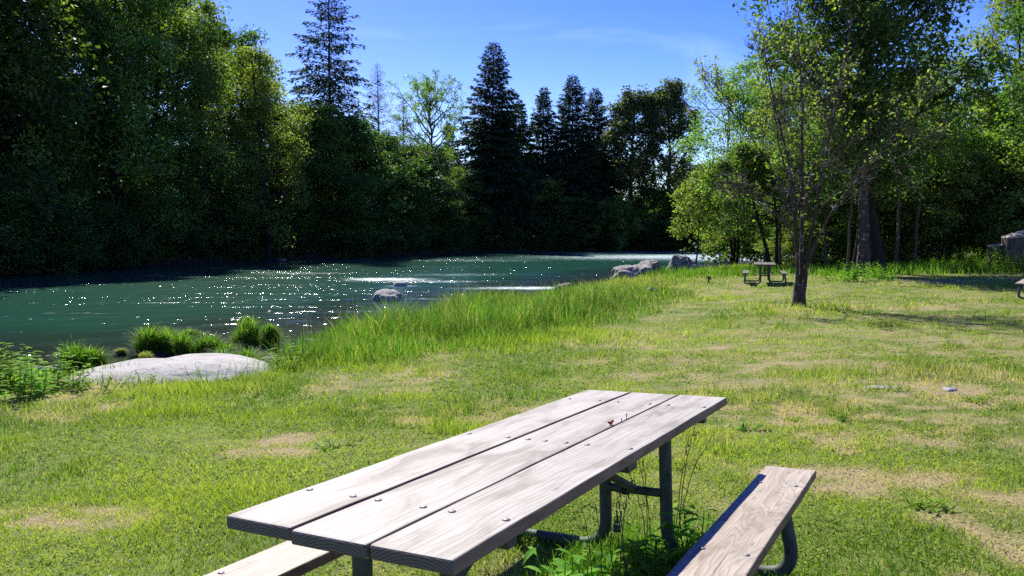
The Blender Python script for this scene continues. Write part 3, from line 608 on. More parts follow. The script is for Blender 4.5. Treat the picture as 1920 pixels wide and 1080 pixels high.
G1 = 'alders along the far bank'; G2 = 'second row of trees on the far bank'; G3 = 'bushes at the foot of the far bank'; G4 = 'firs beyond the river bend'
far_trees = [  # pair, px, depth, sx, sz, turn, label, group
 (M1, -420, 36, 1.1, 1.2, 0, None, G1), (A1, -300, 40, 1, 1.05, 1, None, G1), (M1, -190, 45, 1.1, 1.25, 2, None, G1),
 (M1, -60, 48, 1.15, 1.35, 0, 'dark leafy tree cut by the left edge of the photo', G1), (A4, 45, 52, 1.0, 1.1, 4, 'tall dark alder on the left, top out of frame', G1),
 (M1, 120, 57, .95, 1.3, 1, 'deep green maple leaning over the bright overhanging branch, far left bank', G1),
 (A4, 215, 60, 1.05, 1.08, 2, 'tall alder with yellow green top above the widest dark water', G1), (A3, 300, 65, 1.0, 1.12, 0, 'broad alder with sunlit upper leaves left of the pointed alder', G1),
 (A2, 385, 70, 1.05, 1.05, 5, 'alder with light green crown just left of the open sky', G1), (A4, 503, 74, .85, .96, 3, 'pointed alder with feathery tip standing left of the tallest fir', G1),
 (A4, 450, 80, 1.0, .85, 1, 'shorter alder between the light crown and the pointed tip', G2), (A3, 575, 82, .95, .78, 2, 'rounded alder just below the tallest fir', G1),
 (M2, 640, 86, 1.05, .98, 3, 'dark maple below and right of the tallest fir', G1), (M1, 715, 93, 1.0, .80, 0, 'dark rounded maple below the bare brown fir', G1),
 (M2, 770, 101, .95, .82, 4, 'low dark maple left of the pale green bush', G1),
 (A4, 815, 108, .95, .62, 2, 'pale alder below the sparse round tree', G1), (A4, 880, 113, .8, .52, 4, 'small alder in front of the central fir', G1),
 (A2, 960, 118, .9, .48, 0, 'low green alder right of the central fir trunk', G1), (A4, 1030, 119, .9, .50, 2, 'feathery green alder in front of the twin firs', G1),
 (M2, 1100, 121, .9, .55, 1, 'dark low maple below the twin firs', G1), (B2, 1153, 118, .95, 1.15, 2, 'bright pale willow at the water below the cottonwood pair', G1),
 (M2, 1225, 122, 1.0, .62, 5, 'dark maple at the foot of the cottonwood pair', G1), (M1, 1290, 124, .9, .55, 3, 'dark maple behind the small round sapling', G1),
 (M2, 1370, 126, 1.1, .6, 0, None, G1), (A1, 1450, 128, 1.0, .6, 0, None, G1), (M1, 1540, 130, 1.1, .7, 3, None, G1),
 (A1, -250, 50, 1.1, 1.25, 3, None, G2), (M1, -110, 56, 1.15, 1.5, 1, None, G2), (A2, 0, 60, 1.1, 1.3, 2, 'dark tree behind the left edge maple', G2), (M1, 90, 66, 1.1, 1.5, 3, 'tall dark tree behind the overhanging maple', G2),
 (A1, 175, 70, 1.1, 1.3, 5, 'tall alder behind the yellow green top', G2), (A3, 265, 76, 1.1, 1.3, 1, 'tall alder behind the broad sunlit alder', G2), (A2, 345, 82, 1.1, 1.25, 3, 'tall alder with thin top next to the sky at left', G2),
 (M1, 432, 88, 1.0, 1.36, 0, 'high crown touching the top of the photo beside the sky', G2), (M2, 520, 92, 1.0, 1.0, 2, 'dark tree behind the pointed alder', G2), (M1, 600, 98, 1.0, .9, 1, 'dark tree behind the tallest fir', G2),
 (M2, 690, 104, 1.1, .9, 3, 'dark tree behind the bare brown fir', G2), (M1, 760, 112, 1.0, .60, 4, 'dark tree at the foot of the sparse round tree', G2), (M2, 850, 122, 1.1, .56, 0, 'dark tree left of the central fir', G2),
 (M1, 990, 130, 1.1, .50, 0, 'dark tree between the central fir and the twin firs', G2), (M2, 1150, 134, 1.2, .85, 2, 'dark tree between the twin firs and the cottonwood pair', G2), (M1, 1300, 136, 1.1, .72, 4, 'dark tree right of the cottonwood pair', G2), (M1, 1410, 140, 1.2, .8, 4, None, G2),
 (C4, 621, 90, .92, 1.05, 1, 'tallest fir, reaching the top of the photo left of centre', None), (CB, 716, 100, .95, 1.02, 0, 'half bare brownish fir between the tallest fir and the sparse tree', None),
 (CB, 757, 108, .85, .88, 2, 'thin half bare fir just left of the sparse round tree', None),
 (S1, 805, 112, .80, 1.12, 0, 'sparse round headed tree with see-through yellowish crown', None),
 (C1, 918, 118, .98, .98, 2, 'large pointed fir in the middle of the skyline', G4), (C3, 968, 124, .95, .92, 1, 'small fir just right of the large central fir', G4), (C3, 850, 128, .7, .78, 4, 'little fir tip left of the large central fir', G4),
 (C3, 1014, 126, .95, 1.02, 3, 'slim fir standing alone left of the twin firs', G4), (C2, 1072, 124, .92, .94, 1, 'left and taller of the twin dark firs', G4), (C2, 1110, 127, .85, .88, 5, 'right of the twin dark firs', G4), (C3, 940, 117, 1.0, .82, 2, 'dark fir close against the right side of the central fir', G4),
 (K1, 1180, 122, .98, .92, 0, 'left cottonwood of the tall rounded pair', 'cottonwood pair across the river'), (K2, 1250, 124, .95, .95, 1, 'right cottonwood of the tall rounded pair', 'cottonwood pair across the river'),
]
n0 = 0
for (pr, px, d, sx, sz, rz, lab, grp) in far_trees:
    nm = 'fir_tree' if pr in (C1, C2, C3, C4, CB) else ('cottonwood_tree' if pr in (K1, K2) else ('maple_tree' if pr in (M1, M2) else ('willow_bush' if pr is B2 else 'alder_tree')))
    if lab is None: lab = 'far bank tree standing outside the edge of the photo'; grp = 'far bank trees outside the photo'
    o = plant_tree(pr, nm, px, d, sx, sz, rz, lab, 'tree' if nm != 'willow_bush' else 'bush', grp); o.rotation_euler = (.025 * math.sin(px), .03 * math.cos(px * 1.7), rz)
far_bush = [(B3, -140, 43, .9), (B1, -40, 45.5, .8), (B3, 60, 49, .9), (B2, 118, 51, .55), (B3, 180, 56, 1), (B1, 250, 61, .9), (B3, 330, 67, 1), (B3, 410, 73, 1), (B1, 480, 78, .9), (B3, 550, 82, 1.1), (B1, 625, 86, .9), (B3, 700, 91, 1.1), (B1, 765, 98, .9), (B3, 830, 105, 1.0),
            (B1, 885, 111, .8), (B3, 940, 114, 1), (B3, 1010, 117, 1), (B1, 1075, 118, .8), (B3, 1130, 120, .8), (B3, 1200, 121, 1), (B3, 1270, 122, 1), (B3, 1340, 123, 1), (B3, 1420, 125, 1)]
bl = ['dark bush at the left edge of the far waterline', 'leafy bush low at the left under the dark maple', 'dark bush under the tall dark alder', 'small bush with bright leaves overhanging the water at far left', 'dark bush at the waterline left of the alders', 'bush below the yellow green alder',
      'bush below the broad alder', 'bush below the light crowned alder', 'bush below the pointed alder', 'bush below the tallest fir at the waterline', 'bush right below the tallest fir', 'bush below the bare brown fir', 'bush below the sparse round tree', 'bush left of the central fir foot',
      'bush at the foot of the central fir', 'bush at the right of the central fir foot', 'bush below the slim fir', 'bush below the twin firs', 'bush beside the pale willow', 'bush below the left cottonwood', 'bush below the right cottonwood', 'bush behind the round sapling', 'dark bush at the end of the visible river']
for i, ((pr, px, d, s), lab) in enumerate(zip(far_bush, bl)):
    plant_tree(pr, 'bush', px, d, s, s * .8, i * 1.7, lab, 'bush', G3)

# woodland filling the far side behind the countable trees
def wood_mass(name, label, line, d0, d1, hfun, n, leaf, matn, seed):
    r = np.random.default_rng(seed); seg = np.linalg.norm(np.diff(line, axis=0), axis=1); cum = np.concatenate([[0], np.cumsum(seg)])
    nc = n // 60; t = r.uniform(0, cum[-1], nc); x = np.interp(t, cum, line[:, 0]); y = np.interp(t, cum, line[:, 1])
    i = np.clip(np.searchsorted(cum, t) - 1, 0, len(seg) - 1); dv = np.diff(line, axis=0)[i] / seg[i][:, None]; nv = np.stack([-dv[:, 1], dv[:, 0]], 1)
    k = r.uniform(d0, d1, nc); x += nv[:, 0] * k; y += nv[:, 1] * k
    hm = hfun(x, y); z = ground_z(x, y) + hm * r.random(nc) ** .8
    c = np.stack([x, y, z], 1); ci = np.repeat(np.arange(nc), 60); m = len(ci)
    pos = c[ci] + rand_dirs(r, m) * (r.random(m) ** .5)[:, None] * np.array([[1.5, 1.5, .8]])
    gg = Geo(); Ls = leaf * r.uniform(.6, 1.4, m)
    leaf_quads(gg, pos, rand_dirs(r, m), rand_dirs(r, m, .8), Ls, Ls * .62, np.clip(r.normal(.4, .2, nc)[ci] + r.normal(0, .15, m), 0, 1))
    return tag(link(name, gg.mesh(name, M[matn])), label, 'woodland', kind='stuff')
wood_mass('far_woodland', 'deep shaded woodland filling the gaps behind the far bank trees', FAR[2:13], 9, 30, lambda x, y: 8.5 - 4 * sstep(-22, -8, x) + 3 * fbm(x * .1, y * .1, 3, 2), 150000, .5, 'maple', 201)
wood_mass('far_undergrowth', 'dark leafy undergrowth hanging over the far waterline', FAR[2:13], .3, 5, lambda x, y: 3.2 + 0 * x, 90000, .3, 'maple', 202)

# ---- right side group
RM = broadleaf('big_maple', 151, 18, 5.2, 4.2, 'maple', 'bark', 42000, .23, 50, 9, .7, clump=.050, up=.5, r0=.30, lean=(-1.7, 0))
RA = broadleaf('edge_alder_a', 152, 15, 4.0, 2.0, 'alder', 'bark', 17000, .22, 34, 7, .7, clump=.052, up=.5, r0=.14)
RF = broadleaf('edge_alder_b', 160, 15, 4.0, 3.0, 'light', 'bark', 13000, .23, 30, 6, .7, clump=.05, up=.5, r0=.14)
RW = broadleaf('feather_willow', 153, 15, 3.8, 1.5, 'willow', 'bark', 20000, .17, 38, 8, .6, clump=.045, up=.8, r0=.14, stems=3)
RT = broadleaf('airy_tree', 154, 17, 3.8, 3, 'light', 'bark', 12000, .20, 40, 7, .65, clump=.038, up=.7, r0=.15)
RB = broadleaf('edge_bush_a', 155, 6.5, 3.4, .3, 'light', 'bark', 16000, .19, 30, 7, .6, clump=.07, up=.6, fill=.08, stems=3)
RC = broadleaf('edge_bush_b', 156, 6.5, 3.2, .3, 'light', 'bark', 15000, .18, 30, 7, .6, clump=.065, up=.6, stems=3)
RL = broadleaf('leaning_tree', 157, 7.0, 3.0, 2.4, 'alder', 'bark', 20000, .17, 30, 8, .7, clump=.06, up=.25, r0=.16, lean=(-1.0, -.3), stems=2, tintm=.55)
SP = broadleaf('sapling', 158, 6.0, 1.5, 1.8, 'willow', 'bark', 7500, .15, 26, 6, .6, clump=.06, up=.7, r0=.055, tintm=.75, flat=.9)
TP = broadleaf('thin_tree', 159, 9, 1.8, 4.5, 'alder', 'bark_pole', 5000, .14, 20, 5, .7, clump=.06, up=.7, r0=.07)
GR = 'trees at the edge of the lawn'; GB = 'bushes under the trees beyond the lawn'; GT = 'thin trunks in the shade behind the young tree'
for a in [
 (RM, 'maple_tree', 1648, 35, .86, 1.0, 0, 'big dark maple with its thick trunk behind the young sparse tree', 'tree', GR),
 (RL, 'leaning_tree', 1450, 43, 1.0, 1.0, 0, 'low tree with glossy pale leaves leaning toward the river behind the small picnic table', 'tree', GR),
 (SP, 'sapling', 1306, 47, 1.0, 1.0, 0, 'small round sapling on a thin straight trunk by the two boulders', 'tree', None),
 (RW, 'willow_tree', 1375, 60, 1.0, 1.04, 1, 'feathery light willow at the left of the lawn trees', 'tree', GR),
 (RW, 'willow_tree', 1440, 64, .95, 1.05, 2.5, 'feathery willow just right of the other, nearer the big maple', 'tree', GR),
 (RF, 'alder_tree', 1500, 52, 1.0, .8, 3, 'alder seen through the bare twigs of the young tree', 'tree', GR),
 (RF, 'alder_tree', 1725, 47, 1.0, .76, 2, 'leafy alder just right of the big dark maple', 'tree', GR),
 (RT, 'airy_tree', 1775, 54, 1.0, .84, 0, 'airy tree with thin yellowish top right of the maple', 'tree', GR),
 (RT, 'airy_tree', 1885, 53, 1.05, 1.2, 2, 'tall airy tree with reddish bare top twigs by the right edge', 'tree', GR),
 (RF, 'alder_tree', 1840, 60, 1.1, .84, 4, 'alder between the airy tree and the right edge of the photo', 'tree', GR),
 (RA, 'alder_tree', 1975, 51, 1.1, 1.25, 5, 'tree standing beyond the right edge above the stumps', 'tree', GR),
 (RM, 'maple_tree', 2080, 44, .9, 1.0, 5, 'maple standing outside the photo beyond its right edge', 'tree', GR),
 (RA, 'alder_tree', 1600, 56, 1.1, .62, 1, 'alder hidden behind the big dark maple', 'tree', GR),
 (RC, 'bush', 1755, 46, 1.08, .95, 0, 'dark bush right of the big maple trunk', 'bush', GB), (RC, 'bush', 1840, 46, 1.12, 1.0, 2, 'olive bush left of the stumps', 'bush', GB),
 (RB, 'bush', 1925, 45, 1.15, 1.05, 4, 'bush rising behind the old stumps', 'bush', GB), (RB, 'bush', 1690, 46, .9, .8, 1, 'bush in the shade behind the big maple trunk', 'bush', GB),
 (RB, 'bush', 1550, 50, 1.0, .8, 3, 'shaded bush behind the young tree trunk', 'bush', GB), (RB, 'bush', 1490, 47, .6, .45, 5, 'low bush behind the small picnic table', 'bush', GB),
 (RC, 'bush', 1800, 48, 1.1, 1.25, 5, 'taller pale bush behind the dark one right of the maple', 'bush', GB), (RB, 'bush', 2010, 44, 1.1, 1.0, 2, 'bush outside the photo right of the stumps', 'bush', GB),
 (TP, 'thin_tree', 1588, 33.5, .8, .95, 0, 'thin bare pole trunk left of the big maple trunk', 'tree', GT), (TP, 'thin_tree', 1548, 42, 1, 1, 2, 'thin trunk in the shade, right of the young tree', 'tree', GT),
 (TP, 'thin_tree', 1465, 44, 1, .9, 3, 'thin trunk just left of the young tree', 'tree', GT), (TP, 'thin_tree', 1528, 47, 1.1, 1, 4, 'thinnest trunk close behind the young tree', 'tree', GT),
 (TP, 'thin_tree', 1680, 40, 1.1, 1.1, 5, 'thin trunk in the shade, right of the maple trunk', 'tree', GT), (TP, 'thin_tree', 1715, 42, 1, 1.1, 1, 'slanting thin trunk between maple trunk and dark bush', 'tree', GT)]:
    o = plant_tree(*a[:7], a[7], a[8], a[9])
    if a[7].startswith('slanting'): o.rotation_euler = (0, .16, 1)
wood_mass('near_woodland', 'shaded woodland behind the trees beyond the lawn', np.array([(14., 62.), (24, 54), (34, 46), (48, 40)])[::-1], -14, 0, lambda x, y: 3 + 2 * fbm(x * .2, y * .2, 4, 2), 50000, .3, 'maple', 203)
# second, paler trunk joined beside the big maple
def pole_tree(name, px, d, H, r0, bark, label, lean=(0, 0), group=None, leaves=1500, seed=5, R=1.6, hb=4):
    pr = broadleaf(name, seed, H, R, hb, 'maple', bark, leaves, .16, 14, 5, .7, clump=.05, up=.7, r0=r0, lean=lean)
    return plant_tree(pr, name, px, d, 1, 1, 0, label, 'tree', group)
pole_tree('maple_tree', 1619, 33.2, 13, .24, 'bark_grey', 'lichen spotted trunk close beside the big dark maple trunk', (-.3, 0), None, 6000, 7, 2.6, 4)
pole_tree('maple_tree', 1605, 34.5, 8, .09, 'bark', 'slim curved trunk left of the lichen spotted one', (.6, 0), None, 2500, 9, 1.5, 3)

# ---- the young, sparse multi-stemmed tree on the lawn
def young_tree():
    r = np.random.default_rng(77); d = TREE[1]; gt = Geo(); gl = Geo()
    x0, y0 = TREE; zb = gz(x0, y0); S = d / FPX
    def w(px, py, dy=0): return np.array([(px - 1500) * S, dy, (577 - py) * S])
    stems = [([(1499, 585, 0), (1497, 540, 0), (1494, 480, -.05), (1487, 420, -.1), (1478, 350, -.1), (1468, 280, 0), (1452, 210, .1), (1436, 140, .2), (1424, 60, .2)], .085, .014),
             ([(1500, 585, 0), (1502, 530, .05), (1505, 470, .1), (1507, 400, .15), (1506, 320, .2), (1503, 240, .2), (1499, 170, .1), (1490, 90, .1), (1488, 30, .1)], .095, .012),
             ([(1503, 585, 0), (1509, 530, -.05), (1514, 470, -.1), (1520, 400, -.2), (1530, 330, -.2), (1540, 260, -.3), (1550, 190, -.3), (1566, 120, -.35), (1572, 55, -.4)], .08, .012),
             ([(1511, 500, -.1), (1525, 440, -.3), (1548, 390, -.5), (1585, 335, -.7), (1622, 285, -.9), (1650, 240, -1.), (1690, 200, -1.1)], .045, .008),
             ([(1491, 470, -.1), (1470, 430, -.3), (1436, 395, -.5), (1400, 370, -.6), (1366, 350, -.7)], .035, .007),
             ([(1485, 410, -.1), (1462, 340, .2), (1425, 270, .5), (1390, 215, .7), (1352, 175, .8)], .04, .007),
             ([(1508, 400, .15), (1530, 330, .6), (1565, 260, .9), (1600, 180, 1.1), (1618, 110, 1.2)], .035, .007),
             ([(1504, 380, .1), (1480, 310, .6), (1470, 220, .9), (1460, 130, 1.1), (1478, 60, 1.2)], .035, .007),
             ([(1522, 400, -.2), (1560, 350, -.6), (1610, 320, -.8), (1660, 300, -1.), (1715, 290, -1.2)], .03, .006)]
    lines = []
    for pts, r0, r1 in stems:
        p = np.array([w(*q) for q in pts]); t = np.linspace(0, 1, len(p)); tt = np.linspace(0, 1, 20)
        pp = np.stack([np.interp(tt, t, p[:, k]) for k in range(3)], 1)
        for _ in range(2): pp[1:-1] = (pp[:-2] + 2 * pp[1:-1] + pp[2:]) / 4
        pp[1:] += r.normal(0, .012, (19, 3)); rad = (r0 + (r1 - r0) * tt ** .7) * .82
        tubes(gt, pp[None], rad[None], 8); lines.append((pp, rad))
    # flared root collar
    t = np.linspace(0, 1, 8); tubes(gt, np.stack([0 * t, 0 * t, -.15 + t * .75], 1)[None], (.24 - .11 * t ** .5)[None], 12)
    # upright branches, then twigs
    def shoot(src, k, lmin, lmax, tmin, spread, r0f, up):
        new = []
        for pp, rad in src:
            for _ in range(k):
                s = r.uniform(tmin, .97); i = int(s * (len(pp) - 1)); b = pp[i]; T = norm((pp[min(i + 1, len(pp) - 1)] - pp[max(i - 1, 0)])[None])[0]
                dd = norm((T * .6 + r.normal(0, spread, 3) + np.array([0, 0, up]))[None])[0]; L = r.uniform(lmin, lmax) * (1.15 - .6 * s)
                n = 7; q = np.linspace(0, 1, n)[:, None]; e = b + dd * L; c = b + dd * L * .5 + r.normal(0, .06, 3) * L
                ln = b * (1 - q) ** 2 + 2 * c * q * (1 - q) + (e + np.array([0, 0, .12 * L])) * q ** 2
                new.append((ln, (max(rad[i] * r0f, .0085)) * (1 - q[:, 0] * .75)))
        tubes(gt, np.stack([a for a, _ in new]), np.stack([b for _, b in new]), 4); return new
    b1 = shoot(lines, 9, .9, 2.1, .28, .5, .42, .45); b2 = shoot(b1, 5, .35, 1.0, .15, .5, .5, .25); b3 = shoot(b2, 4, .15, .45, .2, .6, .6, .1)
    tips = np.array([a[j] for a, _ in b3 for j in (3, 5, 6)] + [a[-1] for a, _ in b2])
    hgt = tips[:, 2]; side = np.abs(tips[:, 0]) + .2 * r.random(len(tips))
    lump = fbm(tips[:, 0] * 1.3, tips[:, 2] * 1.3 + tips[:, 1], 7, 2)
    pk = np.clip(.02 + .10 * sstep(3.2, 6.5, hgt) + .02 * (side > 1.5), 0, .9) * (lump > .49)
    sel = tips[r.random(len(tips)) < pk]
    c = np.repeat(sel, 6, 0); n = len(c); c = c + r.normal(0, .07, (n, 3))
    a = rand_dirs(r, n) + np.array([[0, 0, -.1]]); L = r.uniform(.07, .13, n)
    leaf_quads(gl, c, a, rand_dirs(r, n, .9), L, L * .55, np.clip(r.normal(.5, .22, n), 0, 1))
    root = empty('young_tree', (x0, y0, zb), 0, label='young multi-stemmed tree with sparse yellow green leaves and bare twigs, alone on the lawn', cat='tree')
    link('trunk', gt.mesh('young_trunk', M['bark_grey']), root); link('crown', gl.mesh('young_crown', M['yellow']), root)
    return root
young_tree()

# ------------------------------------------------------------------ rocks
def ico(sub):
    import bmesh
    bm = bmesh.new(); bmesh.ops.create_icosphere(bm, subdivisions=sub, radius=1)
    v = np.array([p.co[:] for p in bm.verts]); f = np.array([[q.index for q in p.verts] for p in bm.faces]); bm.free(); return v, f
ICO = {k: ico(k) for k in (3, 5, 6)}
def rock(name, loc, size, seed, mat, rz=0, profile=None, sub=5, rough=.16, facets=5, flat=.35, square=1.0, **tagk):
    v, f = ICO[sub]; v = v.copy(); r = np.random.default_rng(seed)
    for _ in range(facets):
        n = rand_dirs(r, 1, .2)[0]; k = r.uniform(.62, .9); d = v @ n; m = d > k; v[m] -= np.outer((d[m] - k) * .85, n)
    nn = norm(v)
    d = (fbm(nn[:, 0] * 2.3 + 5, nn[:, 1] * 2.3 + nn[:, 2] * 1.9, seed, 5) - .5) + .5 * (fbm(nn[:, 2] * 3.1 + 3, nn[:, 0] * 2.7 - nn[:, 1], seed + 3, 5) - .5)
    if square != 1.0: v = np.sign(v) * np.abs(v) ** square
    v = v * (1 + rough * d * 2)[:, None]
    v[:, 2] = np.where(v[:, 2] < -flat, -flat + (v[:, 2] + flat) * .2, v[:, 2])
    sz = np.array(size) / 2.0; sz[2] = size[2]
    v = v * sz
    if profile is not None:
        px = np.array([q[0] for q in profile]); pz = np.array([q[1] for q in profile]); k = np.interp(v[:, 0] / sz[0], px, pz); v[:, 2] = np.where(v[:, 2] > 0, v[:, 2] * k, v[:, 2])
    g = Geo(); g.add(v, tris=f, smooth=True)
    o = link(name, g.mesh(name, M[mat]), None, loc); o.rotation_euler = (0, 0, rz); return tag(o, **tagk)
bx, by = P(305, 10.9)
rock('boulder', (bx, by, gz(bx, by) - .13), (3.35, 2.3, .38), 31, 'rock_pale', -.03, [(-1, .40), (-.75, .58), (-.35, .82), (-.12, .80), (.05, .95), (.45, 1.08), (.8, .95), (1, .6)], 6, .06, 0, .3, .85, label='long pale boulder lying in the grass at the near waterline', cat='boulder')
for (px, d, sz, sd, m, rz, z, lab) in [
    (1200, 38.0, (3.1, 2.0, 1.0), 41, 'rock_grey', .2, 0, 'large cracked grey boulder on the bank, left of the pair by the sapling'),
    (1277, 41.0, (2.5, 1.7, .98), 43, 'rock_grey', 1.1, 0, 'rounded darker boulder on the bank just left of the sapling'),
    (1058, 31, (1.1, .8, .6), 45, 'rock_grey', 0, 0, 'grey boulder poking over the tall grass, left of the two big ones'),
    (1130, 36.5, (.7, .5, .25), 49, 'rock_grey', 1, 0, 'small grey rock between the low boulder and the large cracked one'),
    (727, 29.2, (1.15, 1.5, .44), 46, 'rock_wet', .1, 1, 'dark wet rock standing in the river, nearer of the midstream two'),
    (750, 37.5, (.7, .9, .26), 47, 'rock_pale', 0, 1, 'pale small rock breaking the riffle behind the dark wet rock'),
    (868, 26.5, (.34, .26, .14), 48, 'rock_wet', 0, 1, 'little rock at the tip of the tall grass in the water'),
    (244, 13.4, (.24, .2, .15), 50, 'rock_wet', 0, 1, 'small round grey stone behind the long pale boulder'),
    (578, 17.8, (.50, .25, .10), 51, 'rock_pale', .1, 1, 'flat pale stone at the edge of the tall grass'),
    (548, 13.9, (.5, .3, .14), 52, 'rock_pale', .3, 0, 'light stone half buried between boulder and tall grass'),
    (530, 75, (.9, .5, .22), 53, 'rock_wet', 0, 1, 'tiny distant rock near the far bank shade'),
    (1222, 26.5, (.35, .3, .22), 54, 'rock_grey', 0, 0, 'small brown stone in the grass below the large boulders')]:
    x, y = P(px, d); zz = WATER - .02 if z else max(gz(x, y), WATER) - .03
    rock('rock' if sz[0] < 2 else 'boulder', (x, y, zz), sz, sd, m, rz, None, 5, .26 if sz[0] > 2 else .14, 12 if sz[0] > 2 else 3, .3, label=lab, cat='rock' if sz[0] < 2 else 'boulder')
r = np.random.default_rng(8)
stone_me = []
for k in range(4):
    v, f = ICO[3]; v = v * (1 + .3 * (fbm(v[:, 0] * 2, v[:, 1] * 2 + v[:, 2], 60 + k, 3) - .5))[:, None] * np.array([1, .75, .4]); g = Geo(); g.add(v, tris=f, smooth=True); stone_me.append(g.mesh('stone', M['rock_pale']))
spots = [(512 + r.uniform(-22, 25), 15.0 + r.uniform(-.9, 1.2)) for _ in range(14)] + [(60 + r.uniform(-70, 55), 13.4 + r.uniform(-.3, .7)) for _ in range(20)]
for i, (px, d) in enumerate(spots):
    x, y = P(px, d); o = link('stone', stone_me[i % 4], None, (x, y, max(gz(x, y), WATER) + .0)); s = r.uniform(.04, .13); o.scale = (s, s, s); o.rotation_euler = (0, 0, r.uniform(0, 6))
    tag(o, 'small pale stone in the shallows between boulder and tall grass' if i < 14 else 'small pale stone at the waterline left of the long boulder', 'stone', 'stones in the shallows' if i < 14 else 'stones left of the long boulder')

# ------------------------------------------------------------------ grass tufts in the shallows
def tuft(px, py, wpx, hpx, seed, label, brown=0, soil=.14):
    d = (CAM_Z - WATER) * FPX / (py - 440); x, y = P(px, d); W = wpx / FPX * d / 2 * 1.15; H = hpx / FPX * d * 1.6
    r = np.random.default_rng(seed); n = int(2000 * max(W, .25) / .4); a = r.uniform(0, 2 * PI, n); u = np.sqrt(r.random(n)) * .75
    nk = 6; ka = r.uniform(0, 2 * PI, nk); ku = r.uniform(.15, .75, nk); kh = r.uniform(.5, 1.1, nk); ki = r.integers(0, nk, n)
    lx, ly = np.cos(a) * u * W * .38, np.sin(a) * u * W * .32; ox = lx + (np.cos(ka) * ku * W)[ki]; oy = ly + (np.sin(ka) * ku * W * .7)[ki]; h = H * kh[ki] * r.uniform(.35, 1.1, n) * (1 - .25 * u) * (.55 + .9 * fbm(ox * 5 + seed, oy * 5, seed, 2)); lf_ = r.uniform(.1, 1.25, n)
    seg = 4; base = np.stack([ox, oy, soil * np.clip(1 - (ox ** 2 + oy ** 2) / (W * W) * 1.6, -.3, 1)], 1); out = norm(np.stack([lx * 2 + ox * .5, ly * 2 + oy * .5, 0 * ox], 1) + r.normal(0, .3, (n, 3)) * np.array([1, 1, 0]) + np.array([[.12, -.05, 0]]))
    sd = norm(np.cross(out, [[0, 0, 1.]])); wd = .007
    rows = []
    for t in np.linspace(0, 1, seg + 1)[:-1]:
        c = base + out * (W * .6 * t * t * lf_)[:, None] + np.array([[0, 0, 1.]]) * (h * (t * 1.25 - .45 * t * t))[:, None]; ww = wd * (1 - t * .6); rows += [c - sd * ww, c + sd * ww]
    rows.append(base + out * (W * .62 * lf_)[:, None] + np.array([[0, 0, 1.]]) * (h * .78)[:, None]); k = len(rows); v = np.stack(rows, 1); b = np.arange(n)[:, None] * k
    q = np.concatenate([b + np.array([[2 * i, 2 * i + 1, 2 * i + 3, 2 * i + 2]]) for i in range(seg - 1)]); g = Geo()
    g.add(v.reshape(-1, 3), quads=q, tris=b + np.array([[2 * seg - 2, 2 * seg - 1, 2 * seg]]), tint=np.repeat(np.clip(r.normal(.55, .25, n), 0, 1), k))
    root = empty('grass_tuft', (x, y, WATER - .02), 0, label=label, cat='grass tuft', group='grass tufts in the shallows')
    link('blades', g.mesh('tuft_blades', M['tall'], dict(dry=np.repeat(np.where(r.random(n) < .12, .8, float(brown)), k))), root)
    v, f = ICO[3]; g = Geo(); g.add(v * np.array([W * .72, W * .6, soil * 1.05]) * (1 + .25 * (fbm(v[:, 0] * 3, v[:, 1] * 3, seed, 3) - .5))[:, None], tris=f, smooth=True); link('root_mound', g.mesh('root_mound', M['soil']), root)
for i, t in enumerate([(156, 712, 92, 46, 'spiky tuft behind the left end of the long boulder'), (293, 668, 84, 44, 'large tuft nearest the open river, left of the island'), (357, 641, 52, 22, 'short tuft farthest out in the water'),
                       (345, 674, 60, 34, 'dense dark tuft in the middle of the island'), (404, 676, 86, 30, 'wide low tuft right of the dark middle one'), (455, 664, 60, 50, 'tall arching tuft on the right of the island'),
                       (500, 655, 46, 36, 'round tuft at the right end of the island'), (445, 696, 100, 28, 'low tuft just behind the right end of the long boulder'), (318, 655, 56, 30, 'half hidden tuft behind the large left one'),
                       (222, 667, 30, 10, 'tiny brown tuft alone in the water'), (270, 684, 30, 20, 'small brownish tuft in front of the large left one')]):
    tuft(*t[:4], 300 + i, t[4], .6 if 'brown' in t[4] else .03, .05 if 'brown' in t[4] else .13)
# driftwood stick
x, y = P(48, 14.0); g = Geo(); p = np.array([(0, 0, .03), (.35, .05, .05), (.6, .12, .14), (1.0, .25, .2), (1.35, .3, .26)]); tubes(g, p[None], np.array([[.035, .03, .025, .02, .012]]), 8, cap=True)
p = np.array([(.3, .04, .05), (.45, -.06, .06), (.7, -.12, .04)]); tubes(g, p[None], np.array([[.022, .016, .008]]), 6)
tag(link('driftwood', g.mesh('driftwood', M['drift']), None, (x, y, max(gz(x, y), WATER))), 'bleached driftwood stick at the water by the left tuft', 'driftwood')

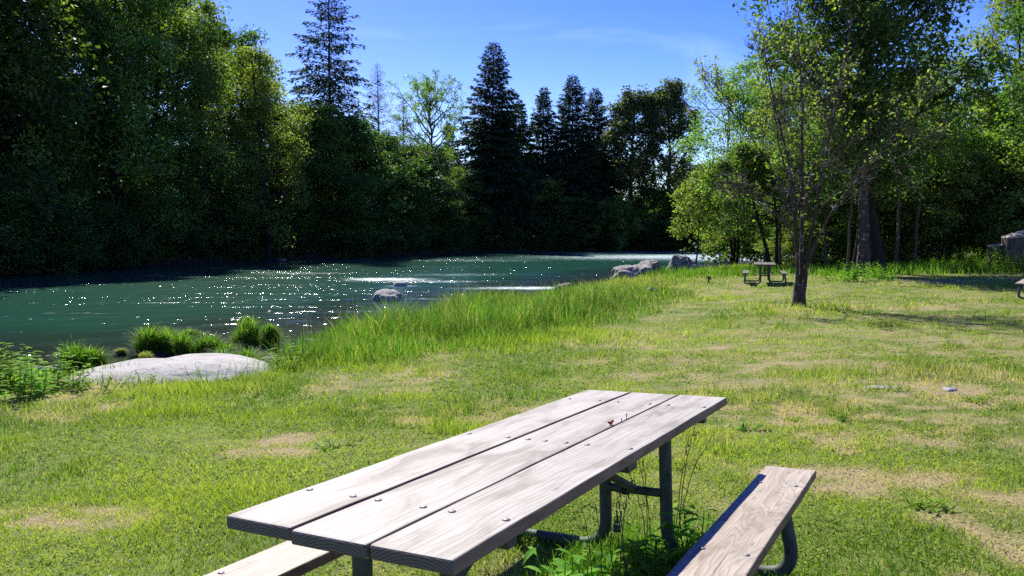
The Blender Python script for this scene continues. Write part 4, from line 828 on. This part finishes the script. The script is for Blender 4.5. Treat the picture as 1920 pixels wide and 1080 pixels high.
# ------------------------------------------------------------------ leafy weeds
def weed(name, x, y, H, nst, nl, ll, seed, label, group=None, spread=.2, lw=.3, cat='plant'):
    r = np.random.default_rng(seed); gs = Geo(); gl = Geo()
    a = r.uniform(0, 2 * PI, nst); base = np.stack([np.cos(a), np.sin(a), 0 * a], 1) * r.random((nst, 1)) * spread
    h = H * r.uniform(.6, 1.05, nst); end = base * 1.7 + np.stack([r.normal(0, .08, nst), r.normal(0, .08, nst), h / H], 1) * H
    pts = bez(base, (base + end) / 2 + base * .2, end, 6); tubes(gs, pts, np.linspace(.005, .002, 6)[None].repeat(nst, 0), 4, tint=np.full(nst, .4))
    i = np.repeat(np.arange(nst), nl); n = len(i); s = np.tile(np.linspace(.12, 1, nl), nst); f = s * 5; j = np.minimum(f.astype(int), 4)
    c = pts[i, j] * (1 - (f - j))[:, None] + pts[i, j + 1] * (f - j)[:, None]; az = i * 1.1 + np.tile(np.arange(nl), nst) * 2.4 + r.normal(0, .3, n)
    L = ll * r.uniform(.6, 1.1, n) * (1.1 - .5 * s); d = np.stack([np.cos(az), np.sin(az), r.uniform(.1, .8, n)], 1); d = norm(d); sd = norm(np.cross(d, [[0, 0, 1.]])); w = L * lw
    up = np.array([[0, 0, 1.]]); rows = [c]
    for t, k in ((.25, .8), (.5, 1.0), (.78, .65)):
        m = c + d * (L * t)[:, None] - up * (L * .35 * t * t)[:, None]; rows += [m - sd * (w * k / 2)[:, None], m - up * (w * .12)[:, None], m + sd * (w * k / 2)[:, None]]
    rows.append(c + d * L[:, None] - up * (L * .42)[:, None]); v = np.stack(rows, 1); b = np.arange(n)[:, None] * 11
    tr = np.concatenate([b + np.array([q]) for q in ((0, 1, 2), (0, 2, 3), (7, 10, 8), (8, 10, 9))]); qd = np.concatenate([b + np.array([q]) for q in ((1, 4, 5, 2), (2, 5, 6, 3), (4, 7, 8, 5), (5, 8, 9, 6))])
    gl.add(v.reshape(-1, 3), quads=qd, tris=tr, tint=np.repeat(np.clip(r.normal(.6, .25, n), 0, 1), 11))
    o = empty(name, (x, y, gz(x, y)), 0, label=label, cat=cat, group=group)
    link('stem', gs.mesh('weed_stem', M['weed']), o); link('leaves', gl.mesh('weed_leaves', M['weed']), o); return o
GW = 'leafy weeds at the left edge'
for i, (px, d, H, n, nl, lab) in enumerate([(10, 9.6, .58, 9, 9, 'leafy bright weed cut by the left edge of the photo'), (48, 10.2, .55, 9, 9, 'leafy weed in front of the driftwood stick'), (95, 9.7, .5, 8, 8, 'leafy weed at the left tip of the long boulder'),
        (20, 8.8, .5, 9, 8, 'leafy weed lowest at the left edge'), (70, 9.0, .42, 8, 8, 'shorter leafy weed right of the lowest one'), (128, 9.5, .38, 7, 7, 'leafy weed with broad leaves overlapping the boulder'), (170, 9.3, .25, 7, 6, 'low leafy weed in front of the left half of the boulder'),
        (-40, 9.4, .55, 9, 9, 'leafy weed outside the left edge'), (390, 9.8, .26, 7, 7, 'low leafy weed in front of the right half of the boulder'), (520, 10.9, .26, 8, 7, 'leafy weed at the right tip of the long boulder'), (545, 11.6, .34, 8, 7, 'leafy weed where the tall grass begins'), (255, 9.9, .18, 7, 6, 'small leafy weed in front of the boulder middle')]):
    x, y = P(px, d); weed('leafy_weed', x, y, H, n, nl, .22 if H > .3 else .14, 400 + i, lab, GW if i < 8 else 'leafy weeds round the boulder', .26, .36)
# dark clump of grass at left, small bushes at the maple foot
for i, (px, d, H, lab) in enumerate([(1603, 29.5, .75, 'pale leafy shrub at the foot of the maple trunks'), (1650, 30, .6, 'low green shrub right of the pale one at the maple foot'), (1575, 30.5, .45, 'small weed left of the pale shrub under the maples'), (1640, 31.5, .7, 'dark leafy shrub against the maple trunk base')]):
    x, y = P(px, d); weed('leafy_shrub', x, y, H, 26, 12, .16, 440 + i, lab, 'low shrubs at the maple foot', .5, .55, 'shrub')
for i, (px, d, H, lab) in enumerate([(1820, 35.5, 1.0, 'bright green shrub left of the stumps'), (1868, 34.5, 1.1, 'bright green shrub covering the foot of the stumps'), (1905, 33.5, 1.0, 'yellow green shrub right in front of the big stump'), (1770, 37, .6, 'low shrub by the pale track')]):
    x, y = P(px, d); weed('leafy_shrub', x, y, H, 60, 13, .17, 460 + i, lab, 'bright shrubs round the stumps', 1.0, .4, 'shrub')

# ------------------------------------------------------------------ picnic tables
UV_U = np.array([0.48994048, 0.87120313, -0.03103924]); UV_V = np.array([0.8669, -0.4963, 0.0454]); UV_N = np.array([-0.02412237, 0.04914035, 0.99850054])
def plank(L, W, T, seed, wear=.004, ns=70):
    r = np.random.default_rng(seed); rr = .006
    prof = []
    for (cx, cy, a0) in ((W / 2 - rr, T - rr, 0), (-W / 2 + rr, T - rr, 90), (-W / 2 + rr, rr, 180), (W / 2 - rr, rr, 270)):
        for k in range(4): a = math.radians(a0 + k * 30); prof.append((cx + rr * math.cos(a), cy + rr * math.sin(a)))
    prof = np.array(prof)
    # extra points across the top so wear can dish it a little
    xs_ = np.concatenate([[-L / 2, -L / 2 + .003, -L / 2 + .009], np.linspace(-L / 2 + .02, L / 2 - .02, ns), [L / 2 - .009, L / 2 - .003, L / 2]])
    ins = np.concatenate([[.006, .002, 0], np.zeros(ns), [0, .002, .006]])
    m = len(prof); V = np.zeros((len(xs_), m, 3))
    for i, x in enumerate(xs_):
        sgn = np.sign(prof[:, 0]); e = wear * (fbm(np.array([x * 3.0 + 9, x * 3 + 40]), np.array([seed * 1., seed * 1.]), seed, 4) - .5) * 2
        ed = np.where(sgn > 0, e[0], e[1]); top = (prof[:, 1] > T / 2)
        V[i, :, 0] = x + .004 * (fbm(prof[:, 0] * 20, prof[:, 1] * 20, seed, 2) - .5) * (abs(x) > L / 2 - .01)
        V[i, :, 1] = prof[:, 0] * (1 - ins[i] * 2 / W) - sgn * np.maximum(ed * np.where(top, 1, .3), -.001)
        V[i, :, 2] = T / 2 + (prof[:, 1] - T / 2) * (1 - ins[i] * 2 / T)
    g = Geo(); idx = np.arange(V.shape[0] * m).reshape(-1, m)
    q = np.stack([idx[:-1], np.roll(idx, -1, 1)[:-1], np.roll(idx, -1, 1)[1:], idx[1:]], -1).reshape(-1, 4)
    g.add(V.reshape(-1, 3), quads=q, smooth=False)
    for e, row in ((0, 0), (1, -1)):
        ring = V[row]; vs = np.vstack([ring, ring.mean(0)[None]]); tr = [(i, (i + 1) % m, m) for i in range(m)]; g.add(vs, tris=tr if e else [t[::-1] for t in tr])
    return g
def pathtube(g, pts, r, sides=14, n=10, cap=True, fillet=.12):
    """polyline with rounded corners"""
    pts = [np.array(p, float) for p in pts]; out = [pts[0]]
    for a, b, c in zip(pts[:-2], pts[1:-1], pts[2:]):
        f = min(fillet, np.linalg.norm(b - a) * .5, np.linalg.norm(c - b) * .5); s = b + (a - b) / np.linalg.norm(a - b) * f; e = b + (c - b) / np.linalg.norm(c - b) * f
        for t in np.linspace(0, 1, n): out.append(s * (1 - t) ** 2 + 2 * b * t * (1 - t) + e * t * t)
    out.append(pts[-1]); P_ = np.array(out)
    # parallel-transport frame
    T = norm(np.gradient(P_, axis=0)); A = np.zeros_like(P_); ref = np.array([1., 0, 0]) if abs(T[0][0]) < .9 else np.array([0, 0, 1.])
    A[0] = norm(np.cross(T[0], ref)[None])[0]
    for i in range(1, len(P_)):
        v = A[i - 1] - T[i] * (A[i - 1] @ T[i]); A[i] = v / np.linalg.norm(v)
    B = np.cross(T, A); th = np.arange(sides) * 2 * PI / sides
    V = P_[:, None] + r * (np.cos(th)[None, :, None] * A[:, None] + np.sin(th)[None, :, None] * B[:, None]); idx = np.arange(len(P_) * sides).reshape(-1, sides)
    q = np.stack([idx[:-1], np.roll(idx, -1, 1)[:-1], np.roll(idx, -1, 1)[1:], idx[1:]], -1).reshape(-1, 4); g.add(V.reshape(-1, 3), quads=q, smooth=True)
    if cap:
        for row in (0, -1): vs = np.vstack([V[row], P_[row][None]]); g.add(vs, tris=[(i, (i + 1) % sides, sides) for i in range(sides)])
def box(g, c, s):
    v = np.array([(x, y, z) for x in (-.5, .5) for y in (-.5, .5) for z in (-.5, .5)]) * np.array(s) + np.array(c)
    g.add(v, quads=[(0, 1, 3, 2), (4, 6, 7, 5), (0, 4, 5, 1), (2, 3, 7, 6), (0, 2, 6, 4), (1, 5, 7, 3)])
def dome(g, c, r, h, n=14):
    rows = []
    for k in range(5): a = k / 4 * PI / 2; rows.append([(c[0] + r * math.cos(a) * math.cos(t), c[1] + r * math.cos(a) * math.sin(t), c[2] + h * math.sin(a)) for t in np.arange(n) * 2 * PI / n])
    v = np.array(rows).reshape(-1, 3); idx = np.arange(5 * n).reshape(5, n); q = np.stack([idx[:-1], np.roll(idx, -1, 1)[:-1], np.roll(idx, -1, 1)[1:], idx[1:]], -1).reshape(-1, 4); g.add(v, quads=q, smooth=True)
TOP = .755; TT = .038; BH = .435; LH = 2.44
def picnic_table(label, bolts=True):
    root = empty('picnic_table', label=label, cat='picnic table')
    pw = .2415; top_y = [.2535, 0, -.2535]     # across; +y is left of the length axis
    tint = []
    tops = []
    for i, yy in enumerate(top_y):
        o = link('tabletop_plank', plank(LH - .012 * (i == 0), pw + (.006 if i == 1 else 0), TT, 500 + i, .004).mesh('tabletop_plank', M['wood']), root, (0.006 * (i == 0) - .004 * (i == 1), yy - (.004 if i == 1 else 0), TOP - TT)); tops.append(o)
    seats = []
    for k, sg in enumerate((1, -1)):
        seats.append(link('seat_plank', plank(LH, .228, TT, 510 + k, .003).mesh('seat_plank', M['wood_b']), root, (0, sg * (.3745 + .184 + .112), BH - TT)))
    if bolts:
        g = Geo(); dome(g, (0, 0, 0), .0115, .0048); bm = g.mesh('bolt', M['zinc'])
        for (u, vs) in ((.30, (.031, .201, .293, .451, .546, .714)), (1.19, (.034, .212, .302, .375, .462, .549, .716)), (2.115, (.04, .204, .3, .462, .553, .723))):
            for v in vs:
                i = 0 if v < .247 else (1 if v < .5 else 2); o = tops[i]; link('bolt', bm, o, (u - LH / 2 - o.location.x, (.3745 - v) - o.location.y, TT))
        for o in seats:
            for u in (.30, 1.19, 2.115):
                for dv in (-.075, .075): link('bolt', bm, o, (u - LH / 2, dv, TT))
    R = .030
    for sx in (-1, 1):
        x = sx * .91
        for sy in (1, -1):   # one bent pipe: leg, foot run, seat post
            g = Geo(); pathtube(g, [(x, sy * .155, TOP - TT - .03), (x, sy * .155, .03), (x, sy * .74, .028), (x, sy * .68, BH - TT - .006)], R, fillet=.15)
            link('leg', g.mesh('leg', M['steel']), root)
            g = Geo(); box(g, (x, sy * .67, BH - TT - .004), (.05, .20, .006)); link('seat_bracket', g.mesh('seat_bracket', M['steel']), root)
        g = Geo(); box(g, (x, 0, TOP - TT - .018), (.045, .70, .034)); link('top_rail', g.mesh('top_rail', M['steel']), root)
        g = Geo(); pathtube(g, [(x, -.155, .33), (x, .155, .33)], .021); link('crossbar', g.mesh('crossbar', M['steel']), root)
        g = Geo(); pathtube(g, [(x - sx * .0, .0, .335), (sx * .10, .0, TOP - TT - .02)], .019, 10); link('brace', g.mesh('brace', M['steel']), root)
    g = Geo(); box(g, (-.03, 0, TOP - TT - .021), (.085, .70, .036)); link('top_rail', g.mesh('centre_rail', M['steel']), root)
    return root
def copy_tree(o, parent=None):
    c = o.copy(); COL.objects.link(c); c.parent = parent
    for ch in list(o.children): copy_tree(ch, c)
    return c
main = picnic_table('weathered grey plank picnic table in the foreground, on a steel pipe frame')
cen = np.array([.14, 2.952, -.781 + CAM_Z]) - UV_N * TOP
u = norm(UV_U[None])[0]; nn = UV_N - (UV_N @ u) * u; nn /= np.linalg.norm(nn); lf = np.cross(nn, u)
Mx = Matrix(((u[0], lf[0], nn[0], cen[0]), (u[1], lf[1], nn[1], cen[1]), (u[2], lf[2], nn[2], cen[2]), (0, 0, 0, 1)))
main.matrix_world = Mx; main['category'] = 'picnic table'
MW = lambda a: np.array(Mx @ Vector(a))
for k in ('picnic tables on the lawn',): main['group'] = k
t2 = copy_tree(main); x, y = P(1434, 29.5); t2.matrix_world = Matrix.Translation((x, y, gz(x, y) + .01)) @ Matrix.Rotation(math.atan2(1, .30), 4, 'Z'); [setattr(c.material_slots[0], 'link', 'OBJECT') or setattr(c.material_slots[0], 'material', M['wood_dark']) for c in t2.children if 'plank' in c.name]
t2['label'] = 'small dark picnic table far off under the leaning tree, seen end on'
t3 = copy_tree(main); x, y = P(1905, 20.3); x, y = x + .6 * 1.22 + .8 * .786, y + .8 * 1.22 - .6 * .786; t3.matrix_world = Matrix.Translation((x, y, gz(x, y))) @ Matrix.Rotation(math.atan2(.8, .6), 4, 'Z'); t3['label'] = 'picnic table cut by the right edge of the photo, only its bench end showing'
# bud and stalks on the tabletop
def top_pt(uu, vv, h=0): return MW((uu - LH / 2, .3745 - vv, TOP + h))
g = Geo(); v, f = ICO[3]; g.add(v * np.array([.009, .008, .007]), tris=f, smooth=True); g.add(v * .006 + np.array([.008, .003, .007]), tris=f, smooth=True); g.add(v * .0055 + np.array([-.008, -.004, .004]), tris=f, smooth=True)
tag(link('flower_bud', g.mesh('flower_bud', M['red']), None, top_pt(1.573, .485, .008)), 'tiny red brown bud lying on the middle plank of the nearest table', 'bud')
for k, (uu, hh, lab) in enumerate([(1.72, .022, 'taller dark stalk tip poking up between the table planks'), (1.66, .012, 'shorter dark stalk tip poking up between the table planks')]):
    b = top_pt(uu, .497, -.03); g = Geo(); p = np.array([(0, 0, 0), (0, 0, .03 + hh * .6), (.001, 0, .03 + hh)]); tubes(g, p[None], np.array([[.0015, .0015, .0035]]), 6); tag(link('weed_tip', g.mesh('weed_tip', M['stalk']), None, b), lab, 'plant')
# chain and padlock on the far crossbar
def chain():
    gc = Geo(); a = MW((.91, .055, .34)); pts = []
    for i in range(11):
        t = i / 10; pts.append(a + np.array([-.01 - .05 * math.sin(PI * t), 0.0, -.19 * math.sin(PI * t) + .02]) + np.array([.05, -.02, 0]) * t)
    for i, p in enumerate(pts):
        th = np.arange(12) * 2 * PI / 12; ring = np.stack([np.cos(th) * .009, 0 * th, np.sin(th) * .016], 1)
        if i % 2: ring = ring[:, [1, 0, 2]]
        ring = np.vstack([ring, ring[:1]]) + p; tubes(gc, ring[None], np.full((1, 13), .003), 5)
    o = tag(link('chain', gc.mesh('chain', M['chain'])), 'rusty chain hanging from the crossbar of the nearest table', 'chain')
    g = Geo(); q = pts[5] + np.array([0, 0, -.035]); box(g, q, (.035, .018, .035)); th = np.linspace(0, PI, 9); s = np.stack([np.cos(th) * .012, 0 * th, np.sin(th) * .02 + .016], 1) + q; tubes(g, s[None], np.full((1, 9), .0035), 6)
    link('padlock', g.mesh('padlock', M['chain']), o)
    gw = Geo()
    for k in range(3):
        th = np.linspace(0, 2 * PI, 17); c = MW((.91, .06 - k * .012, .33)); ring = np.stack([np.cos(th) * .026, 0 * th, np.sin(th) * .026], 1); ring = ring @ np.array([[u[0], u[1], 0], [lf[0], lf[1], 0], [0, 0, 1]]) + c; tubes(gw, ring[None], np.full((1, 17), .005), 6)
    link('chain_loop', gw.mesh('chain_loop', M['chain']), o)
chain()

# weeds under the table
def tall_weed(bx, by, stems, label, seed):
    r = np.random.default_rng(seed); g = Geo(); z0 = gz(bx, by)
    for (ox, oy, ex, ey, h, curl) in stems:
        a = np.array([[ox, oy, 0.]]); e = np.array([[ex, ey, h]]); m = np.array([[ox * .8 + ex * .2 + curl * .2, oy * .8 + ey * .2, h * .68]])
        p = bez(a, m, e, 14)[0]; p[1:-1] += r.normal(0, .002, (12, 3)); tubes(g, p[None], np.linspace(.0028, .0014, 14)[None], 5)
        for t in (6, 9, 12, 13):
            L = .03; q = p[t]; d = r.normal(0, 1, 3); d /= np.linalg.norm(d); tubes(g, np.stack([q, q + d * L * .6, q + d * L])[None], np.array([[.0012, .002, .0025]]) , 4)
    o = tag(link('tall_weed', g.mesh('tall_weed', M['stalk']), None, (bx, by, z0)), label, 'weed', 'thin stalks under the nearest table'); return o
f0 = MW((.91, -.155, 0)); 
tall_weed(f0[0] + .04, f0[1] + .02, [(0, 0, .20, .1, .60, -.05), (.01, .01, .10, .05, .66, 0), (0, .02, .08, .08, .60, 0), (.03, 0, .07, -.03, .22, 0), (.04, .0, .11, -.02, .20, 0)], 'thin dark stalks arching up right of the far right table leg', 1)
tall_weed(f0[0] - .08, f0[1] + .06, [(0, 0, -.04, .02, .58, 0), (.02, 0, -.10, .03, .62, 0), (.0, .03, -.13, .02, .48, 0)], 'thin stalks just left of the far right table leg', 2)
f1 = MW((.30, -.12, 0))
tall_weed(f1[0], f1[1], [(0, 0, -.02, .0, .52, 0), (-.03, .02, -.07, .03, .45, 0), (.03, .02, .06, .02, .50, 0), (-.07, 0, -.13, .0, .44, 0), (.06, 0, .02, .03, .5, 0)], 'thin green stalks standing under the middle of the tabletop', 3)
fx = lambda a, b: MW((a, b, 0))
for i, (a, b, H, n, nl, ll, lab) in enumerate([(.93, -.26, .28, 9, 8, .19, 'long leaved weed at the foot of the far right table leg'), (.74, -.16, .17, 12, 7, .14, 'broad leaved weed beside the dropped stick under the table'), (.58, -.10, .19, 12, 8, .13, 'pale leafy weed under the table, left of the seat'),
        (.40, -.20, .18, 12, 8, .13, 'bright leafy weed nearest the seat plank at the bottom edge'), (.36, .08, .26, 6, 6, .2, 'weed with dark upright leaves below the tabletop edge'), (.18, -.25, .14, 8, 7, .12, 'leafy weed in the table shade at the bottom of the photo'), (.62, .16, .15, 7, 6, .12, 'small leafy weed by the far left table leg'), (1.02, -.42, .14, 6, 6, .12, 'small weed behind the seat near the far leg')]):
    p = fx(a, b); weed('leafy_weed', p[0], p[1], H, n, nl, ll, 480 + i, lab, 'leafy weeds under the nearest table', .12, .26)
p = fx(.62, -.1); g = Geo(); q = np.array([(0, 0, .02), (.08, .05, .08), (.16, .08, .14), (.22, .12, .22)]) * np.array([1, 1, .8]); tubes(g, q[None], np.array([[.006, .005, .005, .004]]), 6, cap=True); tubes(g, np.array([[(.1, .06, .09), (.07, .1, .14), (.08, .13, .17)]]), np.array([[.005, .004, .003]]), 5)
tag(link('stick', g.mesh('stick', M['bark_pole']), None, (p[0] - .05, p[1] - .05, gz(p[0], p[1]))), 'short forked dead stick among the weeds under the table', 'stick')
# taller turf round the table feet
g = Geo(); r = np.random.default_rng(12); n = 5200; a = r.normal(.62, .32, n); b = r.normal(-.05, .17, n); pts = np.stack([a, b], 1); xy = cen[None, :2] + pts[:, :1] * u[None, :2] + pts[:, 1:] * lf[None, :2]
k = blades(g, xy[:, 0], xy[:, 1], ground_z(xy[:, 0], xy[:, 1]), r.uniform(.05, .15, n), r.uniform(.003, .006, n), 3, 3, .4, np.clip(r.normal(.5, .3, n), 0, 1))
for (a0, b0) in ((.91, -.70), (-.91, .7), (.91, .7), (.91, -.4)):
    m = 500; q = fx(a0, b0); xx = q[0] + r.normal(0, .10, m); yy = q[1] + r.normal(0, .07, m); blades(g, xx, yy, ground_z(xx, yy), r.uniform(.04, .10, m), np.full(m, .004), 4, 3, .4, np.clip(r.normal(.5, .3, m), 0, 1)); n += m
tag(link('table_foot_grass', g.mesh('table_foot_grass', M['tall'], dict(dry=np.full(n * k, .05)))), 'longer uncut grass round the feet of the nearest table', 'grass', kind='stuff')

# ------------------------------------------------------------------ stumps, stake
def stump(px, d, R, H, label, seed, tilt=.0, z=0):
    x, y = P(px, d); r = np.random.default_rng(seed); n = 40; th = np.arange(n) * 2 * PI / n; rows = []; lv = np.linspace(0, 1, 12)
    lob = 1 + .10 * np.cos(5 * th + 1) + .05 * np.cos(11 * th)
    for t in lv:
        rad = R * (1 + .35 * np.exp(-t * 5)) * (lob * (1 - t * .5) + t * .5) * (1 + .05 * (fbm(th * 3, np.full(n, t * 4), seed, 3) - .5))
        rows.append(np.stack([np.cos(th) * rad, np.sin(th) * rad, t * H + t * tilt * np.cos(th) * R - .1], 1))
    v = np.concatenate(rows); idx = np.arange(12 * n).reshape(12, n); q = np.stack([idx[:-1], np.roll(idx, -1, 1)[:-1], np.roll(idx, -1, 1)[1:], idx[1:]], -1).reshape(-1, 4)
    o = empty('tree_stump', (x, y, gz(x, y)), 0, label=label, cat='stump', group='old stumps at the right edge'); g = Geo(); g.add(v, quads=q, smooth=True); link('bark', g.mesh('stump_bark', M['stump']), o)
    top = rows[-1]; c = top.mean(0); rings = [top * 1.0]; g = Geo(); vs = [c + (top - c) * k + np.array([0, 0, .02 + .04 * (1 - k)]) + np.array([0, 0, 1]) * .05 * (r.random((n, 1)) - .5) * (k > .9) for k in (1.03, .9, .6, .3, .02)]
    vs.insert(0, top - np.array([0, 0, .05])); v = np.concatenate(vs); idx = np.arange(6 * n).reshape(6, n); q = np.stack([idx[:-1], np.roll(idx, -1, 1)[:-1], np.roll(idx, -1, 1)[1:], idx[1:]], -1).reshape(-1, 4); g.add(v, quads=q); link('cut_face', g.mesh('stump_cut_face', M['stump_top']), o)
stump(1915, 34.5, .75, 1.75, 'tall old stump with a pale slanting cut top at the right edge', 1, .28)
stump(1868, 35.2, .35, 1.25, 'shorter mossy stump left of the tall one', 2, .1)
x, y = P(1329, 30.5); g = Geo(); pathtube(g, [(0, 0, -.05), (0, 0, .2)], .035, 8); box(g, (0, 0, .23), (.16, .14, .07)); box(g, (.07, 0, .17), (.07, .06, .06))
tag(link('short_post', g.mesh('short_post', M['stump']), None, (x, y, gz(x, y))), 'short dark post in the grass between the boulders and the far picnic table', 'post')

for i, (px, d, H, lab) in enumerate([(1590, 6.9, .07, 'flat green weed rosette in the lawn right of the table'), (1840, 7.6, .07, 'small leafy weed beside the bare stony patch at right'), (1400, 6.6, .07, 'dark weed patch just beyond the far table corner'), (1000, 5.5, .05, 'broad leaved weed between table and river grass'),
        (440, 9.2, .08, 'small weed in the lawn below the right half of the boulder'), (1745, 4.4, .06, 'weed in the lawn at the lower right'), (620, 6.3, .05, 'green weed at the edge of the dry patch left of the table')]):
    x, y = P(px, d); weed('lawn_weed', x, y, H, 9, 5, .09, 520 + i, lab, 'weeds in the mown lawn', .10, .35)
for i, (px, d, sz, lab) in enumerate([(1665, 8.6, (.42, .2, .03), 'flat grey stone showing through the lawn at right'), (1790, 8.4, (.25, .16, .03), 'smaller flat stone right of the larger one in the lawn'), (1110, 8.6, (.2, .14, .03), 'flat pale stone in the lawn beyond the table')]):
    x, y = P(px, d); rock('flat_stone', (x, y, gz(x, y)), sz, 80 + i, 'rock_pale', i, None, 3, .2, 4, .3, label=lab, cat='stone')
# clover flowers as white flecks
g = Geo(); r = np.random.default_rng(15); x, y = wedge(2.4, 9, 6, 1.0); m = s_near(x, y) > 2; x, y = x[m], y[m]; keep = (fbm(x * .8, y * .8, 95, 2) > .52) & (dry(x, y) < .25); x, y = x[keep], y[keep]
for a, b in zip(x, y): v, f = ICO[3]; 
v0, f0_ = ICO[3]
base = v0[::1] * .005
for a, b in zip(x, y): g.add(base + np.array([a, b, gz(a, b) + .035]), tris=f0_)
tag(link('clover_flowers', g.mesh('clover_flowers', M['white'])), 'white clover flower heads scattered through the lawn', 'flowers', kind='stuff')

# ------------------------------------------------------------------ light, sky, camera
w = bpy.data.worlds.new('World'); scene.world = w; w.use_nodes = True; nt = w.node_tree; nt.nodes.clear()
sky = nt.nodes.new('ShaderNodeTexSky'); sky.sky_type = 'NISHITA'; sky.sun_disc = False
sky.sun_elevation = math.asin(SUN[2]); sky.sun_rotation = math.atan2(SUN[0], SUN[1]); sky.altitude = 300; sky.air_density = 1.0; sky.dust_density = .25; sky.ozone_density = 3.5
tc = nt.nodes.new('ShaderNodeTexCoord'); mp = mapping(nt, tc.outputs['Generated'], (1.4, 1.4, 7), rot=(0, .1, .5)); nz = noise(nt, mp, 2.2, 6, .6, .6)
cr = ramp(nt, [(.52, (0, 0, 0)), (.85, (.16, .16, .16))]); nt.links.new(nz, cr.inputs[0])
hs = nt.nodes.new('ShaderNodeHueSaturation'); hs.inputs['Saturation'].default_value = 1.42; hs.inputs['Hue'].default_value = .534; hs.inputs['Value'].default_value = .82; nt.links.new(sky.outputs[0], hs.inputs['Color'])
col = mixc(nt, hs.outputs[0], (6.5, 7.5, 9.5), cr.outputs[0])
bg = nt.nodes.new('ShaderNodeBackground'); bg.inputs['Strength'].default_value = .115; nt.links.new(col, bg.inputs[0])
wo = nt.nodes.new('ShaderNodeOutputWorld'); nt.links.new(bg.outputs[0], wo.inputs[0])
sd = bpy.data.lights.new('sun', 'SUN'); sd.energy = 4.3; sd.angle = math.radians(.53); sd.color = (1.0, .95, .84)
so = bpy.data.objects.new('sun', sd); COL.objects.link(so); so.rotation_euler = Vector(SUN).to_track_quat('Z', 'Y').to_euler(); so.location = (-10, 30, 40)
cd = bpy.data.cameras.new('camera'); cd.sensor_width = 36; cd.lens = FPX / 1920 * 36; cd.clip_end = 2000; cd.clip_start = .05
co = bpy.data.objects.new('camera', cd); COL.objects.link(co); co.location = (0, 0, CAM_Z); co.rotation_euler = (PI / 2 - math.atan(100 / FPX), 0, 0); scene.camera = co
vs = scene.view_settings; vs.view_transform = 'Standard'; vs.look = 'None'; vs.gamma = 1; vs.exposure = 1.15; vs.use_curve_mapping = False
cy = scene.cycles; cy.max_bounces = 6; cy.diffuse_bounces = 4; cy.glossy_bounces = 3; cy.transmission_bounces = 3; cy.transparent_max_bounces = 8; cy.caustics_reflective = False; cy.caustics_refractive = False
cy.sample_clamp_indirect = 1.5; cy.use_denoising = False
